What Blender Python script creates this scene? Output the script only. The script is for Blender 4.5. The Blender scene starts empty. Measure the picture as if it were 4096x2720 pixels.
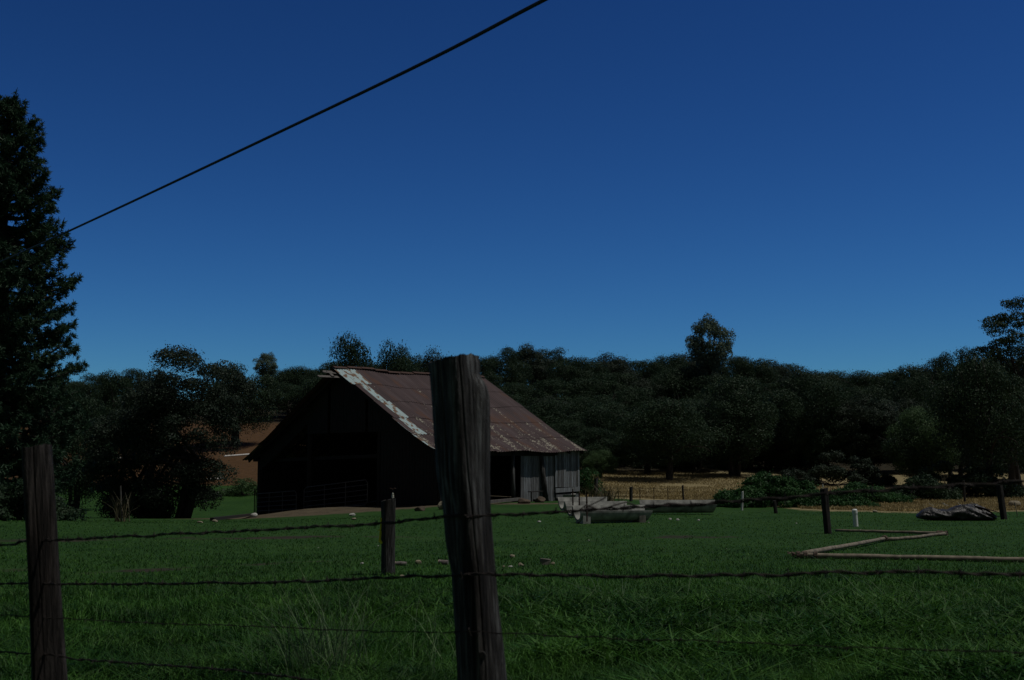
import bpy, math, random
import numpy as np
from mathutils import Vector, Matrix

# ------------------------------------------------------------------ camera
C = bpy.context.scene
W_, H_, F_ = 1024.0, 680.0, 1215.0
HORIZON = 468.0
CAMZ = 1.5
PITCH = math.atan((HORIZON - H_ / 2) / F_)
cd = bpy.data.cameras.new('camera')
cam = bpy.data.objects.new('camera', cd)
C.collection.objects.link(cam)
C.camera = cam
cam.location = (0, 0, CAMZ)
cam.rotation_euler = (math.pi / 2 + PITCH, 0, 0)
cd.sensor_width = 36
cd.lens = F_ / W_ * 36
cd.clip_start = 0.1
cd.clip_end = 3000
cd.dof.use_dof = True
cd.dof.focus_distance = 40
cd.dof.aperture_fstop = 7.0

# ------------------------------------------------------------------ world and sun
SUN_EL, SUN_AZ = math.radians(66), math.radians(95)       # azimuth from +Y towards +X
sdir = Vector((math.cos(SUN_EL) * math.sin(SUN_AZ), math.cos(SUN_EL) * math.cos(SUN_AZ), math.sin(SUN_EL)))
wd = bpy.data.worlds.new('World'); C.world = wd; wd.use_nodes = True
wn, wl = wd.node_tree.nodes, wd.node_tree.links
wn.clear()
sky = wn.new('ShaderNodeTexSky'); sky.sky_type = 'NISHITA'; sky.sun_disc = False
sky.sun_elevation = SUN_EL; sky.sun_rotation = SUN_AZ
sky.altitude = 600; sky.air_density = 1.0; sky.dust_density = 0.15; sky.ozone_density = 3.0
gam = wn.new('ShaderNodeGamma'); gam.inputs['Gamma'].default_value = 1.75
tint = wn.new('ShaderNodeMix'); tint.data_type = 'RGBA'; tint.blend_type = 'MULTIPLY'
tint.inputs['Factor'].default_value = 1.0
tint.inputs[7].default_value = (0.255, 0.505, 0.70, 1)
bg = wn.new('ShaderNodeBackground'); bg.inputs['Strength'].default_value = 0.05
wo = wn.new('ShaderNodeOutputWorld')
wl.new(sky.outputs[0], gam.inputs[0]); wl.new(gam.outputs[0], tint.inputs[6])
# sky shaped: dimmed and greyed overhead and behind camera to cut blue fill
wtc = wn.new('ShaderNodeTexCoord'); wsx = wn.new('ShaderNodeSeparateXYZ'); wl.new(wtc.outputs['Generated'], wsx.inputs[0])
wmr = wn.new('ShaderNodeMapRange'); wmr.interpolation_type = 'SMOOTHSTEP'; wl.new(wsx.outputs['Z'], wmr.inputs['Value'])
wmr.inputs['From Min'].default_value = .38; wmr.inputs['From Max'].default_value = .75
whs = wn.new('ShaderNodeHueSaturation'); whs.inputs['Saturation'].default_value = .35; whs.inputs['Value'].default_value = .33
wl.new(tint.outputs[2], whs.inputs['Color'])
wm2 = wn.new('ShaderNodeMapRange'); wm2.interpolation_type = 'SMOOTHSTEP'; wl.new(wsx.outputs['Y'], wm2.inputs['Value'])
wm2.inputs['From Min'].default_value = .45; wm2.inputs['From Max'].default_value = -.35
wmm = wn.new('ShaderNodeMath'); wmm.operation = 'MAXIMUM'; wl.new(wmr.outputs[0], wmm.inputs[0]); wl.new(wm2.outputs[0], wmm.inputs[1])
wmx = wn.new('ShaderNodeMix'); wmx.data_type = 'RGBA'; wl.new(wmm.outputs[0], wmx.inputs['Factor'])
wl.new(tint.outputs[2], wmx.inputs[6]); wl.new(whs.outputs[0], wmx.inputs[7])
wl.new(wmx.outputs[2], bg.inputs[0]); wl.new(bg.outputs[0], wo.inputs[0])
sl = bpy.data.lights.new('sun', 'SUN'); sl.energy = 4.9; sl.angle = math.radians(0.5); sl.color = (1.0, 0.96, 0.9)
so = bpy.data.objects.new('sun', sl); C.collection.objects.link(so)
so.rotation_euler = (-sdir).to_track_quat('-Z', 'Y').to_euler()
C.view_settings.view_transform = 'Standard'; C.view_settings.look = 'None'
C.view_settings.exposure = -1.4; C.view_settings.gamma = 1.0
C.cycles.use_denoising = True
C.cycles.max_bounces = 5; C.cycles.diffuse_bounces = 2; C.cycles.transmission_bounces = 3
C.cycles.sample_clamp_indirect = 3

rng = np.random.default_rng(7)
random.seed(7)

# ------------------------------------------------------------------ space helpers
def ss(a, b, v):
    t = np.clip((np.asarray(v, float) - a) / (b - a), 0, 1)
    return t * t * (3 - 2 * t)

_nz = [(rng.uniform(-1, 1, 2), rng.uniform(0, 6.28)) for _ in range(24)]
def noise2(x, y, scale):
    s = 0
    for i, (k, p) in enumerate(_nz):
        f = (0.5 + (i % 6) * 0.5) / scale * 3
        s = s + np.sin(x * k[0] * f + y * k[1] * f + p)
    return s / 7.0          # about -1..1

def terr(x, y):
    x = np.asarray(x, float); y = np.asarray(y, float)
    u = x / np.maximum(y, 20.0)
    left = np.interp(y, [-1000, 34, 46, 58, 66, 76, 86, 105, 130, 170, 260, 900], [0, 0, -.4, -.85, -1.0, -.4, .5, 3.3, 7.0, 11, 14, 14])
    mid = np.interp(y, [-1000, 45, 57, 66, 80, 100, 140, 180, 260, 900], [0, 0, .02, .2, .95, 2.4, 7.6, 12, 15, 15])
    w = ss(-.23, -.02, u)
    z = left * (1 - w) + mid * w
    z = z + 0.03 * noise2(x, y, 6.0) * ss(3, 12, y) + 0.35 * noise2(x, y, 35.0) * ss(80, 120, y)
    # low dirt berm in front of the barn's open end
    z = z + 0.28 * np.exp(-((x + 8.6) / 2.6) ** 2 - ((y - 52.6) / 1.6) ** 2)
    return z

def ray(px, py):
    v = Vector(((px - W_ / 2) / F_, (H_ / 2 - py) / F_, -1.0))
    return cam.rotation_euler.to_matrix() @ v
def P(px, py, Y):
    r = ray(px, py); k = Y / r.y
    return Vector((r.x * k, Y, CAMZ + r.z * k))
def G(px, py):
    r = ray(px, py); Y = 3.0
    while Y < 400:
        k = Y / r.y
        if CAMZ + r.z * k <= float(terr(r.x * k, Y)):
            break
        Y += 0.1
    k = Y / r.y
    return Vector((r.x * k, Y, float(terr(r.x * k, Y))))
def ground(x, y): return Vector((x, y, float(terr(x, y))))

# ------------------------------------------------------------------ materials
MATS = {}
def mat(name, build):
    m = bpy.data.materials.new(name); m.use_nodes = True
    n, l = m.node_tree.nodes, m.node_tree.links
    b = n['Principled BSDF']
    build(n, l, b); MATS[name] = m
    return m
def ramp(n, stops):
    r = n.new('ShaderNodeValToRGB'); e = r.color_ramp.elements
    while len(e) < len(stops): e.new(0.5)
    for el, (p, c) in zip(e, stops):
        el.position = p; el.color = (*c, 1)
    return r
def tex(n, l, kind='ShaderNodeTexNoise', scale=5, detail=4, stretch=None, src='Object', rough=.55):
    tc = n.new('ShaderNodeTexCoord'); t = n.new(kind)
    out = tc.outputs[src]
    if stretch:
        mp = n.new('ShaderNodeMapping'); mp.inputs['Scale'].default_value = stretch
        l.new(out, mp.inputs[0]); out = mp.outputs[0]
    l.new(out, t.inputs['Vector']); t.inputs['Scale'].default_value = scale
    if kind == 'ShaderNodeTexNoise':
        t.inputs['Detail'].default_value = detail; t.inputs['Roughness'].default_value = rough
    return t
def mixc(n, l, a, b, fac, mode='MIX'):
    m = n.new('ShaderNodeMix'); m.data_type = 'RGBA'; m.blend_type = mode
    for s, v in ((0, fac), (6, a), (7, b)):
        if isinstance(v, (tuple, list)): m.inputs[s].default_value = (*v, 1)
        elif isinstance(v, (int, float)): m.inputs[s].default_value = v
        else: l.new(v, m.inputs[s])
    return m.outputs[2]
def bump(n, l, b, h, st=.5, dist=.02):
    bm = n.new('ShaderNodeBump'); bm.inputs['Strength'].default_value = st; bm.inputs['Distance'].default_value = dist
    l.new(h, bm.inputs['Height']); l.new(bm.outputs[0], b.inputs['Normal'])

def simple(name, c1, c2, scale=6, rough=.8, stretch=None, metal=0.0, bst=.4, bd=.01, detail=5, lo=.35, hi=.65, spec=.3):
    def f(n, l, b):
        t = tex(n, l, scale=scale, stretch=stretch, detail=detail)
        r = ramp(n, [(lo, c1), (hi, c2)]); l.new(t.outputs[0], r.inputs[0]); l.new(r.outputs[0], b.inputs['Base Color'])
        b.inputs['Roughness'].default_value = rough; b.inputs['Metallic'].default_value = metal
        b.inputs['Specular IOR Level'].default_value = spec
        if bst: bump(n, l, b, t.outputs[0], bst, bd)
    return mat(name, f)

def leafmat(name, c1, c2, trans=.25, scale=1.2, con=1.0):
    m = bpy.data.materials.new(name); m.use_nodes = True
    n, l = m.node_tree.nodes, m.node_tree.links; b = n['Principled BSDF']; out = n['Material Output']
    t = tex(n, l, scale=scale, detail=3)
    at = n.new('ShaderNodeAttribute'); at.attribute_name = 'tone'
    r = ramp(n, [(.35, c1), (.65, c2)]); l.new(t.outputs[0], r.inputs[0])
    v = ramp(n, [(0, (1 - .25 * con, 1 - .25 * con, 1 - .22 * con)), (1, (1 + .28 * con, 1 + .22 * con, 1 + .12 * con))]); l.new(at.outputs['Fac'], v.inputs[0])
    col = mixc(n, l, r.outputs[0], v.outputs[0], 1.0, 'MULTIPLY')
    l.new(col, b.inputs['Base Color']); b.inputs['Roughness'].default_value = .55
    b.inputs['Specular IOR Level'].default_value = .12
    tr = n.new('ShaderNodeBsdfTranslucent'); l.new(col, tr.inputs[0])
    mx = n.new('ShaderNodeMixShader'); mx.inputs[0].default_value = trans
    l.new(b.outputs[0], mx.inputs[1]); l.new(tr.outputs[0], mx.inputs[2]); l.new(mx.outputs[0], out.inputs[0])
    MATS[name] = m
    return m

leafmat('oak_leaf', (.019, .041, .022), (.034, .062, .031))
leafmat('oak_leaf_grey', (.022, .038, .026), (.036, .054, .036))
leafmat('oak_leaf_light', (.050, .100, .042), (.075, .135, .055))
leafmat('pine_needle', (.024, .056, .034), (.038, .076, .042), .15)
leafmat('grey_pine_needle', (.085, .13, .095), (.12, .17, .12), .2)
leafmat('bramble_leaf', (.018, .060, .018), (.035, .095, .028), .25)
leafmat('grass_blade', (.020, .074, .014), (.052, .145, .026), .3, 1.5, 2.4)
leafmat('grass_pale', (.07, .13, .06), (.12, .18, .09), .3, 3)
leafmat('dry_straw', (.24, .20, .095), (.36, .295, .145), .2, 2)
leafmat('weed', (.06, .055, .035), (.12, .11, .06), .2, 3)
simple('bark', (.02, .018, .016), (.05, .043, .038), 9, .9, (1, 1, .25), bst=.8, bd=.05)
simple('stone', (.15, .13, .09), (.33, .29, .20), 14, .85, bst=.6, bd=.01)
simple('stone_pale', (.3, .3, .27), (.5, .5, .46), 14, .8, bst=.4, bd=.01)
simple('concrete', (.13, .132, .12), (.34, .345, .31), 4, .85, bst=.4, bd=.006)
simple('concrete_dark', (.13, .12, .10), (.22, .20, .17), 7, .9, bst=.4, bd=.006)
simple('rusty_steel', (.035, .02, .016), (.09, .05, .035), 25, .7, metal=.3, bst=.3, bd=.002)
simple('wire_metal', (.012, .010, .009), (.035, .026, .022), 60, .7, metal=.2, bst=0)
simple('gate_tube', (.10, .09, .085), (.20, .18, .17), 8, .6, metal=.2, bst=0)
simple('cable_rubber', (.012, .013, .016), (.022, .023, .027), 20, .6, bst=0)
simple('pvc', (.62, .66, .62), (.78, .80, .76), 5, .35, bst=0)
simple('insulator_plastic', (.7, .68, .55), (.8, .78, .66), 5, .4, bst=0)
simple('yellow_tape', (.55, .60, .02), (.75, .75, .04), 30, .5, bst=0)
simple('white_paint', (.45, .45, .43), (.75, .75, .72), 18, .6, (1, 1, .3), bst=.2, bd=.003)
simple('pole_wood', (.11, .095, .07), (.24, .205, .15), 8, .8, bst=.4, bd=.004)
simple('lashing', (.05, .035, .03), (.16, .12, .09), 60, .9, bst=.5, bd=.004)
simple('old_timber', (.055, .048, .042), (.16, .15, .14), 6, .9, (6, 6, .6), bst=.6, bd=.01)
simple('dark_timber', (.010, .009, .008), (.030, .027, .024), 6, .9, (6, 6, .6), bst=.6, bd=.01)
simple('log_wood', (.10, .085, .08), (.22, .19, .18), 18, .9, bst=.5, bd=.006)
simple('cut_wood', (.35, .30, .20), (.5, .43, .3), 18, .9, bst=.3, bd=.003)
simple('soil', (.05, .038, .028), (.11, .085, .06), 4, .95, bst=1, bd=.05)

def f(n, l, b):                                   # weathered side boards, tone differs board to board
    t = tex(n, l, scale=5, stretch=(9, 9, .5), detail=6)
    at = n.new('ShaderNodeAttribute'); at.attribute_name = 'tone'
    r = ramp(n, [(.3, (.045, .042, .04)), (.5, (.12, .12, .12)), (.72, (.22, .225, .23))]); l.new(t.outputs[0], r.inputs[0])
    v = ramp(n, [(0, (.5, .48, .45)), (1, (1.7, 1.85, 1.95))]); l.new(at.outputs['Fac'], v.inputs[0])
    l.new(mixc(n, l, r.outputs[0], v.outputs[0], 1.0, 'MULTIPLY'), b.inputs['Base Color'])
    b.inputs['Roughness'].default_value = .85; bump(n, l, b, t.outputs[0], .6, .01)
mat('barn_board', f)

def f(n, l, b):                                   # fence posts: silver-grey grain with dark checks
    t1 = tex(n, l, scale=4, stretch=(16, 16, .5), detail=9, rough=.7)
    t2 = tex(n, l, scale=1.5, stretch=(3, 3, .8), detail=4)
    t3 = tex(n, l, scale=60, stretch=(1, 1, .15), detail=2)
    r = ramp(n, [(.38, (.010, .010, .009)), (.50, (.05, .048, .046)), (.62, (.15, .157, .155)), (.78, (.31, .34, .33))])
    l.new(t1.outputs[0], r.inputs[0])
    r2 = ramp(n, [(.35, (.45, .40, .36)), (.6, (1, 1, 1))]); l.new(t2.outputs[0], r2.inputs[0])
    c = mixc(n, l, r.outputs[0], r2.outputs[0], 1.0, 'MULTIPLY')
    r3 = ramp(n, [(.35, (.7, .7, .7)), (.6, (1.1, 1.1, 1.1))]); l.new(t3.outputs[0], r3.inputs[0])
    l.new(mixc(n, l, c, r3.outputs[0], 1.0, 'MULTIPLY'), b.inputs['Base Color'])
    b.inputs['Roughness'].default_value = .85; b.inputs['Specular IOR Level'].default_value = .2
    bump(n, l, b, t1.outputs[0], .9, .012)
mat('post_wood', f)
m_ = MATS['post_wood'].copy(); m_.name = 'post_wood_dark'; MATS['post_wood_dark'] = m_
for nd in m_.node_tree.nodes:                    # browner timber, also darkened in colour for lens vignetting at the left edge
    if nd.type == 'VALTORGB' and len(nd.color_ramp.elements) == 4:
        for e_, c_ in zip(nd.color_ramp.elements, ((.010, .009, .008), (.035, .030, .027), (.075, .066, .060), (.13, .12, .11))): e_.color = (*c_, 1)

def f(n, l, b):                                   # rusted corrugated roofing, uv = metres along ridge / down slope
    tc = n.new('ShaderNodeTexCoord')
    def tx(sx, sy, scale, detail=5):
        mp = n.new('ShaderNodeMapping'); mp.inputs['Scale'].default_value = (sx, sy, 1)
        l.new(tc.outputs['UV'], mp.inputs[0]); t = n.new('ShaderNodeTexNoise')
        t.inputs['Scale'].default_value = scale; t.inputs['Detail'].default_value = detail
        l.new(mp.outputs[0], t.inputs['Vector']); return t.outputs[0]
    base = ramp(n, [(.3, (.036, .024, .025)), (.5, (.054, .035, .036)), (.7, (.074, .054, .056))])
    l.new(tx(1.6, .25, 1.3), base.inputs[0])
    org = ramp(n, [(.54, (0, 0, 0)), (.66, (1, 1, 1))]); l.new(tx(1.4, .45, 1.1), org.inputs[0])
    c = mixc(n, l, base.outputs[0], (.075, .036, .024), org.outputs[0])
    at = n.new('ShaderNodeAttribute'); at.attribute_name = 'flake'
    fl = n.new('ShaderNodeMath'); fl.operation = 'MULTIPLY_ADD'; fl.inputs[1].default_value = .32
    l.new(at.outputs['Fac'], fl.inputs[0]); 
    st = n.new('ShaderNodeMath'); st.operation = 'MULTIPLY'
    l.new(tx(2.6, .55, 1.0, 3), st.inputs[0]); l.new(tx(9, 4, 2.0, 4), st.inputs[1])
    l.new(st.outputs[0], fl.inputs[2])
    fr = ramp(n, [(.545, (0, 0, 0)), (.575, (1, 1, 1))]); l.new(fl.outputs[0], fr.inputs[0])
    c = mixc(n, l, c, (.27, .255, .20), fr.outputs[0])
    g = n.new('ShaderNodeAttribute'); g.attribute_name = 'galv'
    gr = ramp(n, [(.50, (.33, .43, .44)), (.56, (.17, .11, .07)), (.75, (.12, .07, .05))]); l.new(tx(3.0, 1.4, 1.6, 8), gr.inputs[0])
    c = mixc(n, l, c, gr.outputs[0], g.outputs['Fac'])
    l.new(c, b.inputs['Base Color']); b.inputs['Roughness'].default_value = .7; b.inputs['Specular IOR Level'].default_value = .25
mat('roof_iron', f)

def f(n, l, b):                                   # black stretch-wrap plastic
    t = tex(n, l, scale=6, detail=6)
    r = ramp(n, [(.4, (.012, .012, .012)), (.64, (.035, .035, .034)), (.76, (.20, .21, .21))]); l.new(t.outputs[0], r.inputs[0])
    l.new(r.outputs[0], b.inputs['Base Color']); b.inputs['Roughness'].default_value = .48
    bump(n, l, b, t.outputs[0], 1, .06)
mat('plastic_wrap', f)

def f(n, l, b):                                   # the land: masks say what grows where
    def A(nm, n=n):
        a = n.new('ShaderNodeAttribute'); a.attribute_name = nm; return a.outputs['Fac']
    t = tex(n, l, scale=.35, detail=8, rough=.7); t2 = tex(n, l, scale=14, detail=5, rough=.75); t3 = tex(n, l, scale=2.2, detail=5)
    g = ramp(n, [(.3, (.018, .054, .011)), (.5, (.027, .074, .015)), (.7, (.038, .090, .020))]); l.new(t.outputs[0], g.inputs[0])
    k = ramp(n, [(.3, (.3, .33, .3)), (.55, (1, 1, 1)), (.75, (1.6, 1.55, 1.4))]); l.new(t2.outputs[0], k.inputs[0])
    c = mixc(n, l, g.outputs[0], k.outputs[0], 1.0, 'MULTIPLY')
    def zone(c, colour_lo, colour_hi, attr, soft=.25):
        r = ramp(n, [(.3, colour_lo), (.7, colour_hi)]); l.new(t3.outputs[0], r.inputs[0])
        cc = mixc(n, l, r.outputs[0], k.outputs[0], .35, 'MULTIPLY')
        ad = n.new('ShaderNodeMath'); ad.operation = 'ADD'; l.new(A(attr), ad.inputs[0])
        s = n.new('ShaderNodeMath'); s.operation = 'MULTIPLY_ADD'; l.new(t3.outputs[0], s.inputs[0]); s.inputs[1].default_value = 1.1; s.inputs[2].default_value = -.55
        l.new(s.outputs[0], ad.inputs[1])
        e = ramp(n, [(.5 - soft, (0, 0, 0)), (.5 + soft, (1, 1, 1))]); l.new(ad.outputs[0], e.inputs[0])
        return mixc(n, l, c, cc, e.outputs[0])
    c = zone(c, (.075, .043, .020), (.11, .062, .030), 'tilled', .12)
    c = zone(c, (.20, .165, .085), (.29, .24, .13), 'dry', .15)
    c = zone(c, (.022, .020, .013), (.042, .036, .022), 'litter', .2)
    c = zone(c, (.030, .026, .019), (.052, .044, .032), 'mud', .15)
    c = zone(c, (.075, .062, .042), (.125, .102, .068), 'dirt', .15)
    l.new(c, b.inputs['Base Color']); b.inputs['Roughness'].default_value = .95; b.inputs['Specular IOR Level'].default_value = .1
    bump(n, l, b, t2.outputs[0], 1, .04)
mat('land', f)

# ------------------------------------------------------------------ object helpers
def tag(o, label=None, cat=None, group=None, kind=None):
    if label: o['label'] = label
    if cat: o['category'] = cat
    if group: o['group'] = group
    if kind: o['kind'] = kind
    return o
def empty(name, loc, label=None, cat=None, group=None, rz=0):
    o = bpy.data.objects.new(name, None); C.collection.objects.link(o)
    o.location = loc; o.rotation_euler = (0, 0, rz); o.empty_display_size = .2
    return tag(o, label, cat, group)
def copy_tree(o, parent=None):
    c = o.copy(); C.collection.objects.link(c); c.parent = parent
    for ch in list(o.children): copy_tree(ch, c)
    return c

class MB:
    """collects vertices and faces; build() links them as one mesh object"""
    def __init__(s): s.v = []; s.f = []; s.tone = []; s.sm = False
    def box(s, c, sx, sy, sz, R=None, tone=.5, jit=0):
        i = len(s.v); c = Vector(c)
        for z in (-1, 1):
            for x, y in ((-1, -1), (1, -1), (1, 1), (-1, 1)):
                p = Vector((x * sx / 2, y * sy / 2, z * sz / 2))
                if jit: p += Vector([random.uniform(-jit, jit) for _ in range(3)])
                if R is not None: p = R @ p
                s.v.append(c + p)
        for q in ((0, 3, 2, 1), (4, 5, 6, 7), (0, 1, 5, 4), (1, 2, 6, 5), (2, 3, 7, 6), (3, 0, 4, 7)):
            s.f.append([i + k for k in q]); s.tone.append(tone)
    def plank(s, a, b, w, t, up=(0, 0, 1), tone=.5):
        """beam from a to b, width w along side axis, thickness t"""
        a = Vector(a); b = Vector(b); d = (b - a); L = d.length; d.normalize()
        up = Vector(up)
        side = d.cross(up)
        if side.length < 1e-4: side = d.cross(Vector((1, 0, 0)))
        side.normalize(); up = side.cross(d).normalized()
        R = Matrix((side, d, up)).transposed()
        s.box((a + b) / 2, w, L, t, R, tone)
    def tube(s, pts, rad, n=8, cap=True, tone=.5):
        pts = [Vector(p) for p in pts]
        if not isinstance(rad, (list, tuple)): rad = [rad] * len(pts)
        i0 = len(s.v); ref = None
        for k, p in enumerate(pts):
            d = (pts[min(k + 1, len(pts) - 1)] - pts[max(k - 1, 0)]).normalized()
            if ref is None: ref = d.cross(Vector((0, 0, 1)) if abs(d.z) < .9 else Vector((1, 0, 0))).normalized()
            ref = (ref - d * ref.dot(d)).normalized(); q = d.cross(ref)
            for j in range(n):
                a = 2 * math.pi * j / n
                s.v.append(p + (ref * math.cos(a) + q * math.sin(a)) * rad[k])
        for k in range(len(pts) - 1):
            for j in range(n):
                a = i0 + k * n + j; b = i0 + k * n + (j + 1) % n
                s.f.append([a, b, b + n, a + n]); s.tone.append(tone)
        if cap:
            s.f.append([i0 + j for j in range(n)][::-1]); s.tone.append(tone)
            s.f.append([i0 + (len(pts) - 1) * n + j for j in range(n)]); s.tone.append(tone)
    def build(s, name, material, parent=None, smooth=False, org=None, bevel=0):
        me = bpy.data.meshes.new(name)
        off = Vector(org) if org is not None else (parent.location if parent is not None and not parent.get('_local') else Vector((0, 0, 0)))
        me.from_pydata([Vector(v) - off for v in s.v], [], s.f); me.update()
        a = me.attributes.new('tone', 'FLOAT', 'FACE'); a.data.foreach_set('value', s.tone)
        me.materials.append(MATS[material])
        if smooth: me.polygons.foreach_set('use_smooth', [True] * len(me.polygons))
        o = bpy.data.objects.new(name, me); C.collection.objects.link(o); o.parent = parent
        if parent is None and org is not None: o.location = off
        if bevel:
            m = o.modifiers.new('bevel', 'BEVEL'); m.width = bevel; m.segments = 2
        return o

def mesh_np(name, V, nper, material, parent=None, tone=None, polys=None):
    """V: (N,nper,3) one polygon per row"""
    N = V.shape[0]; me = bpy.data.meshes.new(name)
    me.vertices.add(N * nper); me.vertices.foreach_set('co', V.reshape(-1).astype(np.float32))
    me.loops.add(N * nper); me.loops.foreach_set('vertex_index', np.arange(N * nper, dtype=np.int32))
    me.polygons.add(N); me.polygons.foreach_set('loop_start', np.arange(0, N * nper, nper, dtype=np.int32))
    me.polygons.foreach_set('loop_total', np.full(N, nper, dtype=np.int32))
    me.update(calc_edges=True)
    if tone is None: tone = rng.random(N)
    a = me.attributes.new('tone', 'FLOAT', 'FACE'); a.data.foreach_set('value', tone.astype(np.float32))
    me.materials.append(MATS[material])
    o = bpy.data.objects.new(name, me); C.collection.objects.link(o); o.parent = parent
    return o

# ------------------------------------------------------------------ the land
def mud_mask(x, y):
    def strip(cx, cy, rx, ry, sl=0): return np.exp(-((x - cx) / rx) ** 2 - ((y - cy - sl * (x - cx)) / ry) ** 2)
    mud = .75 * strip(-5.3, 26.5, 2.4, .7) + .8 * strip(-4.3, 18.6, 1.8, .4, .6) + .6 * strip(-7.5, 18.2, 3, .35) + .6 * strip(-11, 36, 3, .6)
    mud = mud + .55 * strip(-3.5, 50.2, 3.5, 1.0, -.25) + .8 * strip(.72, 11.0, .22, .25)
    mud = mud + .5 * ss(.55, .95, noise2(x * .6, y * 1.5, 5.0)) * ss(13, 17, y) * ss(50, 40, y)
    return mud * np.clip(.75 + .9 * noise2(x * 3, y * 3, 4.0) + .5 * noise2(x + 9, y * 2, 1.5), 0, 1.3)
def grid_land():
    t = np.linspace(-1, 1, 261); xs = np.sinh(t * 4.2) / math.sinh(4.2) * 900
    y1 = np.concatenate([np.linspace(-400, -20, 8), np.linspace(-15, 3, 10), 3.5 * (900 / 3.5) ** np.linspace(0, 1, 330)])
    X, Y = np.meshgrid(xs, y1); Z = terr(X, Y)
    nx, ny = len(xs), len(y1)
    me = bpy.data.meshes.new('ground')
    idx = np.arange(nx * ny).reshape(ny, nx)
    F = np.stack([idx[:-1, :-1], idx[:-1, 1:], idx[1:, 1:], idx[1:, :-1]], -1).reshape(-1, 4)
    me.from_pydata(np.stack([X, Y, Z], -1).reshape(-1, 3).tolist(), [], F.tolist())
    me.polygons.foreach_set('use_smooth', [True] * len(me.polygons))
    x = X.ravel(); y = Y.ravel(); u = x / np.maximum(y, 5)
    px = 512 + 1215 * u
    rightw = ss(-.02, .06, u)
    dry_start = np.interp(px, [520, 570, 640, 720, 800, 900, 1024], [62, 60, 57, 52, 43, 40, 42])
    dry = ss(-1.5, 3, y - dry_start) * rightw
    litter = ss(79, 87, y + 4 * noise2(x, y, 20)) * rightw + ss(118, 130, y) * (1 - rightw)
    litter = np.clip(litter, 0, 1)
    till = ss(82, 86, y) * (1 - rightw) * (1 - ss(122, 132, y))
    dirt = np.exp(-((x + 7.8) / 5.6) ** 2 - ((y - 51.6) / 4.6) ** 2) * 1.6
    inside = (y - 51 > -(x + 3) + .2) & (y - 51 < (-(x + 3)) + 14) & (x + 3 < (y - 51)) & ((x + 3) > (y - 51) - 21)
    dirt = np.maximum(dirt, inside * 1.0)
    dirt = np.maximum(dirt, 1.1 * np.exp(-((x - 0.6) / 2.2) ** 2 - ((y - 51.6) / .9) ** 2))
    mud = mud_mask(x, y)
    for nm, v in (('dry', dry), ('litter', litter), ('tilled', till), ('dirt', dirt), ('mud', mud)):
        a = me.attributes.new(nm, 'FLOAT', 'POINT'); a.data.foreach_set('value', np.clip(v, 0, 1).astype(np.float32))
    me.materials.append(MATS['land'])
    o = bpy.data.objects.new('ground', me); C.collection.objects.link(o)
    tag(o, kind='structure')
grid_land()

# ------------------------------------------------------------------ leaves and trees
def rand_dirs(n, r):
    v = r.normal(size=(n, 3)); return v / np.linalg.norm(v, axis=1, keepdims=True)
def leaf_quads(pos, nrm, size, r):
    n = len(pos); t = np.cross(nrm, rand_dirs(n, r)); t /= np.linalg.norm(t, axis=1, keepdims=True) + 1e-9
    b = np.cross(nrm, t); s = (size * r.uniform(.6, 1.5, n))[:, None]
    return np.stack([pos - t * s * .5, pos - b * s * .33, pos + t * s * .5, pos + b * s * .33], 1)
def lobes_of(r, n, W, z0, z1, rr, shape='round'):
    L = []
    for i in range(n):
        d = r.normal(size=3); d /= np.linalg.norm(d); k = r.uniform(.45, 1.0) ** .6
        c = np.array([d[0] * W / 2 * k, d[1] * W / 2 * k, (z0 + z1) / 2 + d[2] * (z1 - z0) / 2 * k])
        if shape == 'dome': c[:2] *= 1.0 - .35 * max(0, (c[2] - z0) / (z1 - z0)) ** 2
        rad = rr * r.uniform(.55, 1.15)
        L.append((c, rad))
    return L
def leaves_on(L, n, size, r, flat=.8):
    w = np.array([l[1] ** 2 for l in L]); w /= w.sum()
    k = r.choice(len(L), n, p=w); c = np.array([l[0] for l in L])[k]; rad = np.array([l[1] for l in L])[k]
    d = rand_dirs(n, r); d[:, 2] = np.where((d[:, 2] < 0) & (r.random(n) < .4), -d[:, 2], d[:, 2])
    rr = rad * r.uniform(.55, 1.0, n) ** .5 * (1 + .25 * r.normal(size=n) * (r.random(n) < .35))
    pos = c + d * rr[:, None] * np.array([1, 1, flat])
    nr = d + r.normal(size=(n, 3)) * .55; nr /= np.linalg.norm(nr, axis=1, keepdims=True)
    return leaf_quads(pos, nr, size, r)
def limb_pts(a, b, r, sag=.0, n=5):
    a = np.array(a, float); b = np.array(b, float); out = []
    off = r.normal(size=3) * np.linalg.norm(b - a) * .07
    for i in range(n + 1):
        t = i / n; out.append(a * (1 - t) + b * t + off * math.sin(math.pi * t) + np.array([0, 0, sag * math.sin(math.pi * t)]))
    return out
def trunk_mb(L, r, fork, rad, stems=1, spread=.4):
    m = MB()
    for s in range(stems):
        ang = 6.28 * s / stems + r.uniform(0, 1)
        base = np.array([math.cos(ang), math.sin(ang), 0]) * (rad * 1.2 if stems > 1 else 0) + np.array([0, 0, -.4])
        top = np.array([math.cos(ang) * spread * (stems > 1), math.sin(ang) * spread * (stems > 1), fork])
        if stems == 1: top[:2] = r.normal(size=2) * .2
        pts = limb_pts(base, top, r); m.tube(pts, [rad * (1.35 - .5 * i / 5) if i else rad * 1.6 for i in range(6)], 8)
        for c, lr in [L[i] for i in r.choice(len(L), min(len(L), 9 // stems + 2), replace=False)]:
            p = limb_pts(top, c, r, .3); m.tube(p, [rad * (.62 - .1 * i) for i in range(6)], 6)
            for q in range(3):
                e = c + r.normal(size=3) * lr * .7; pp = limb_pts(p[3], e, r, .1, 3); m.tube(pp, [rad * .25, rad * .18, rad * .1, rad * .04], 4)
    return m
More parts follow.
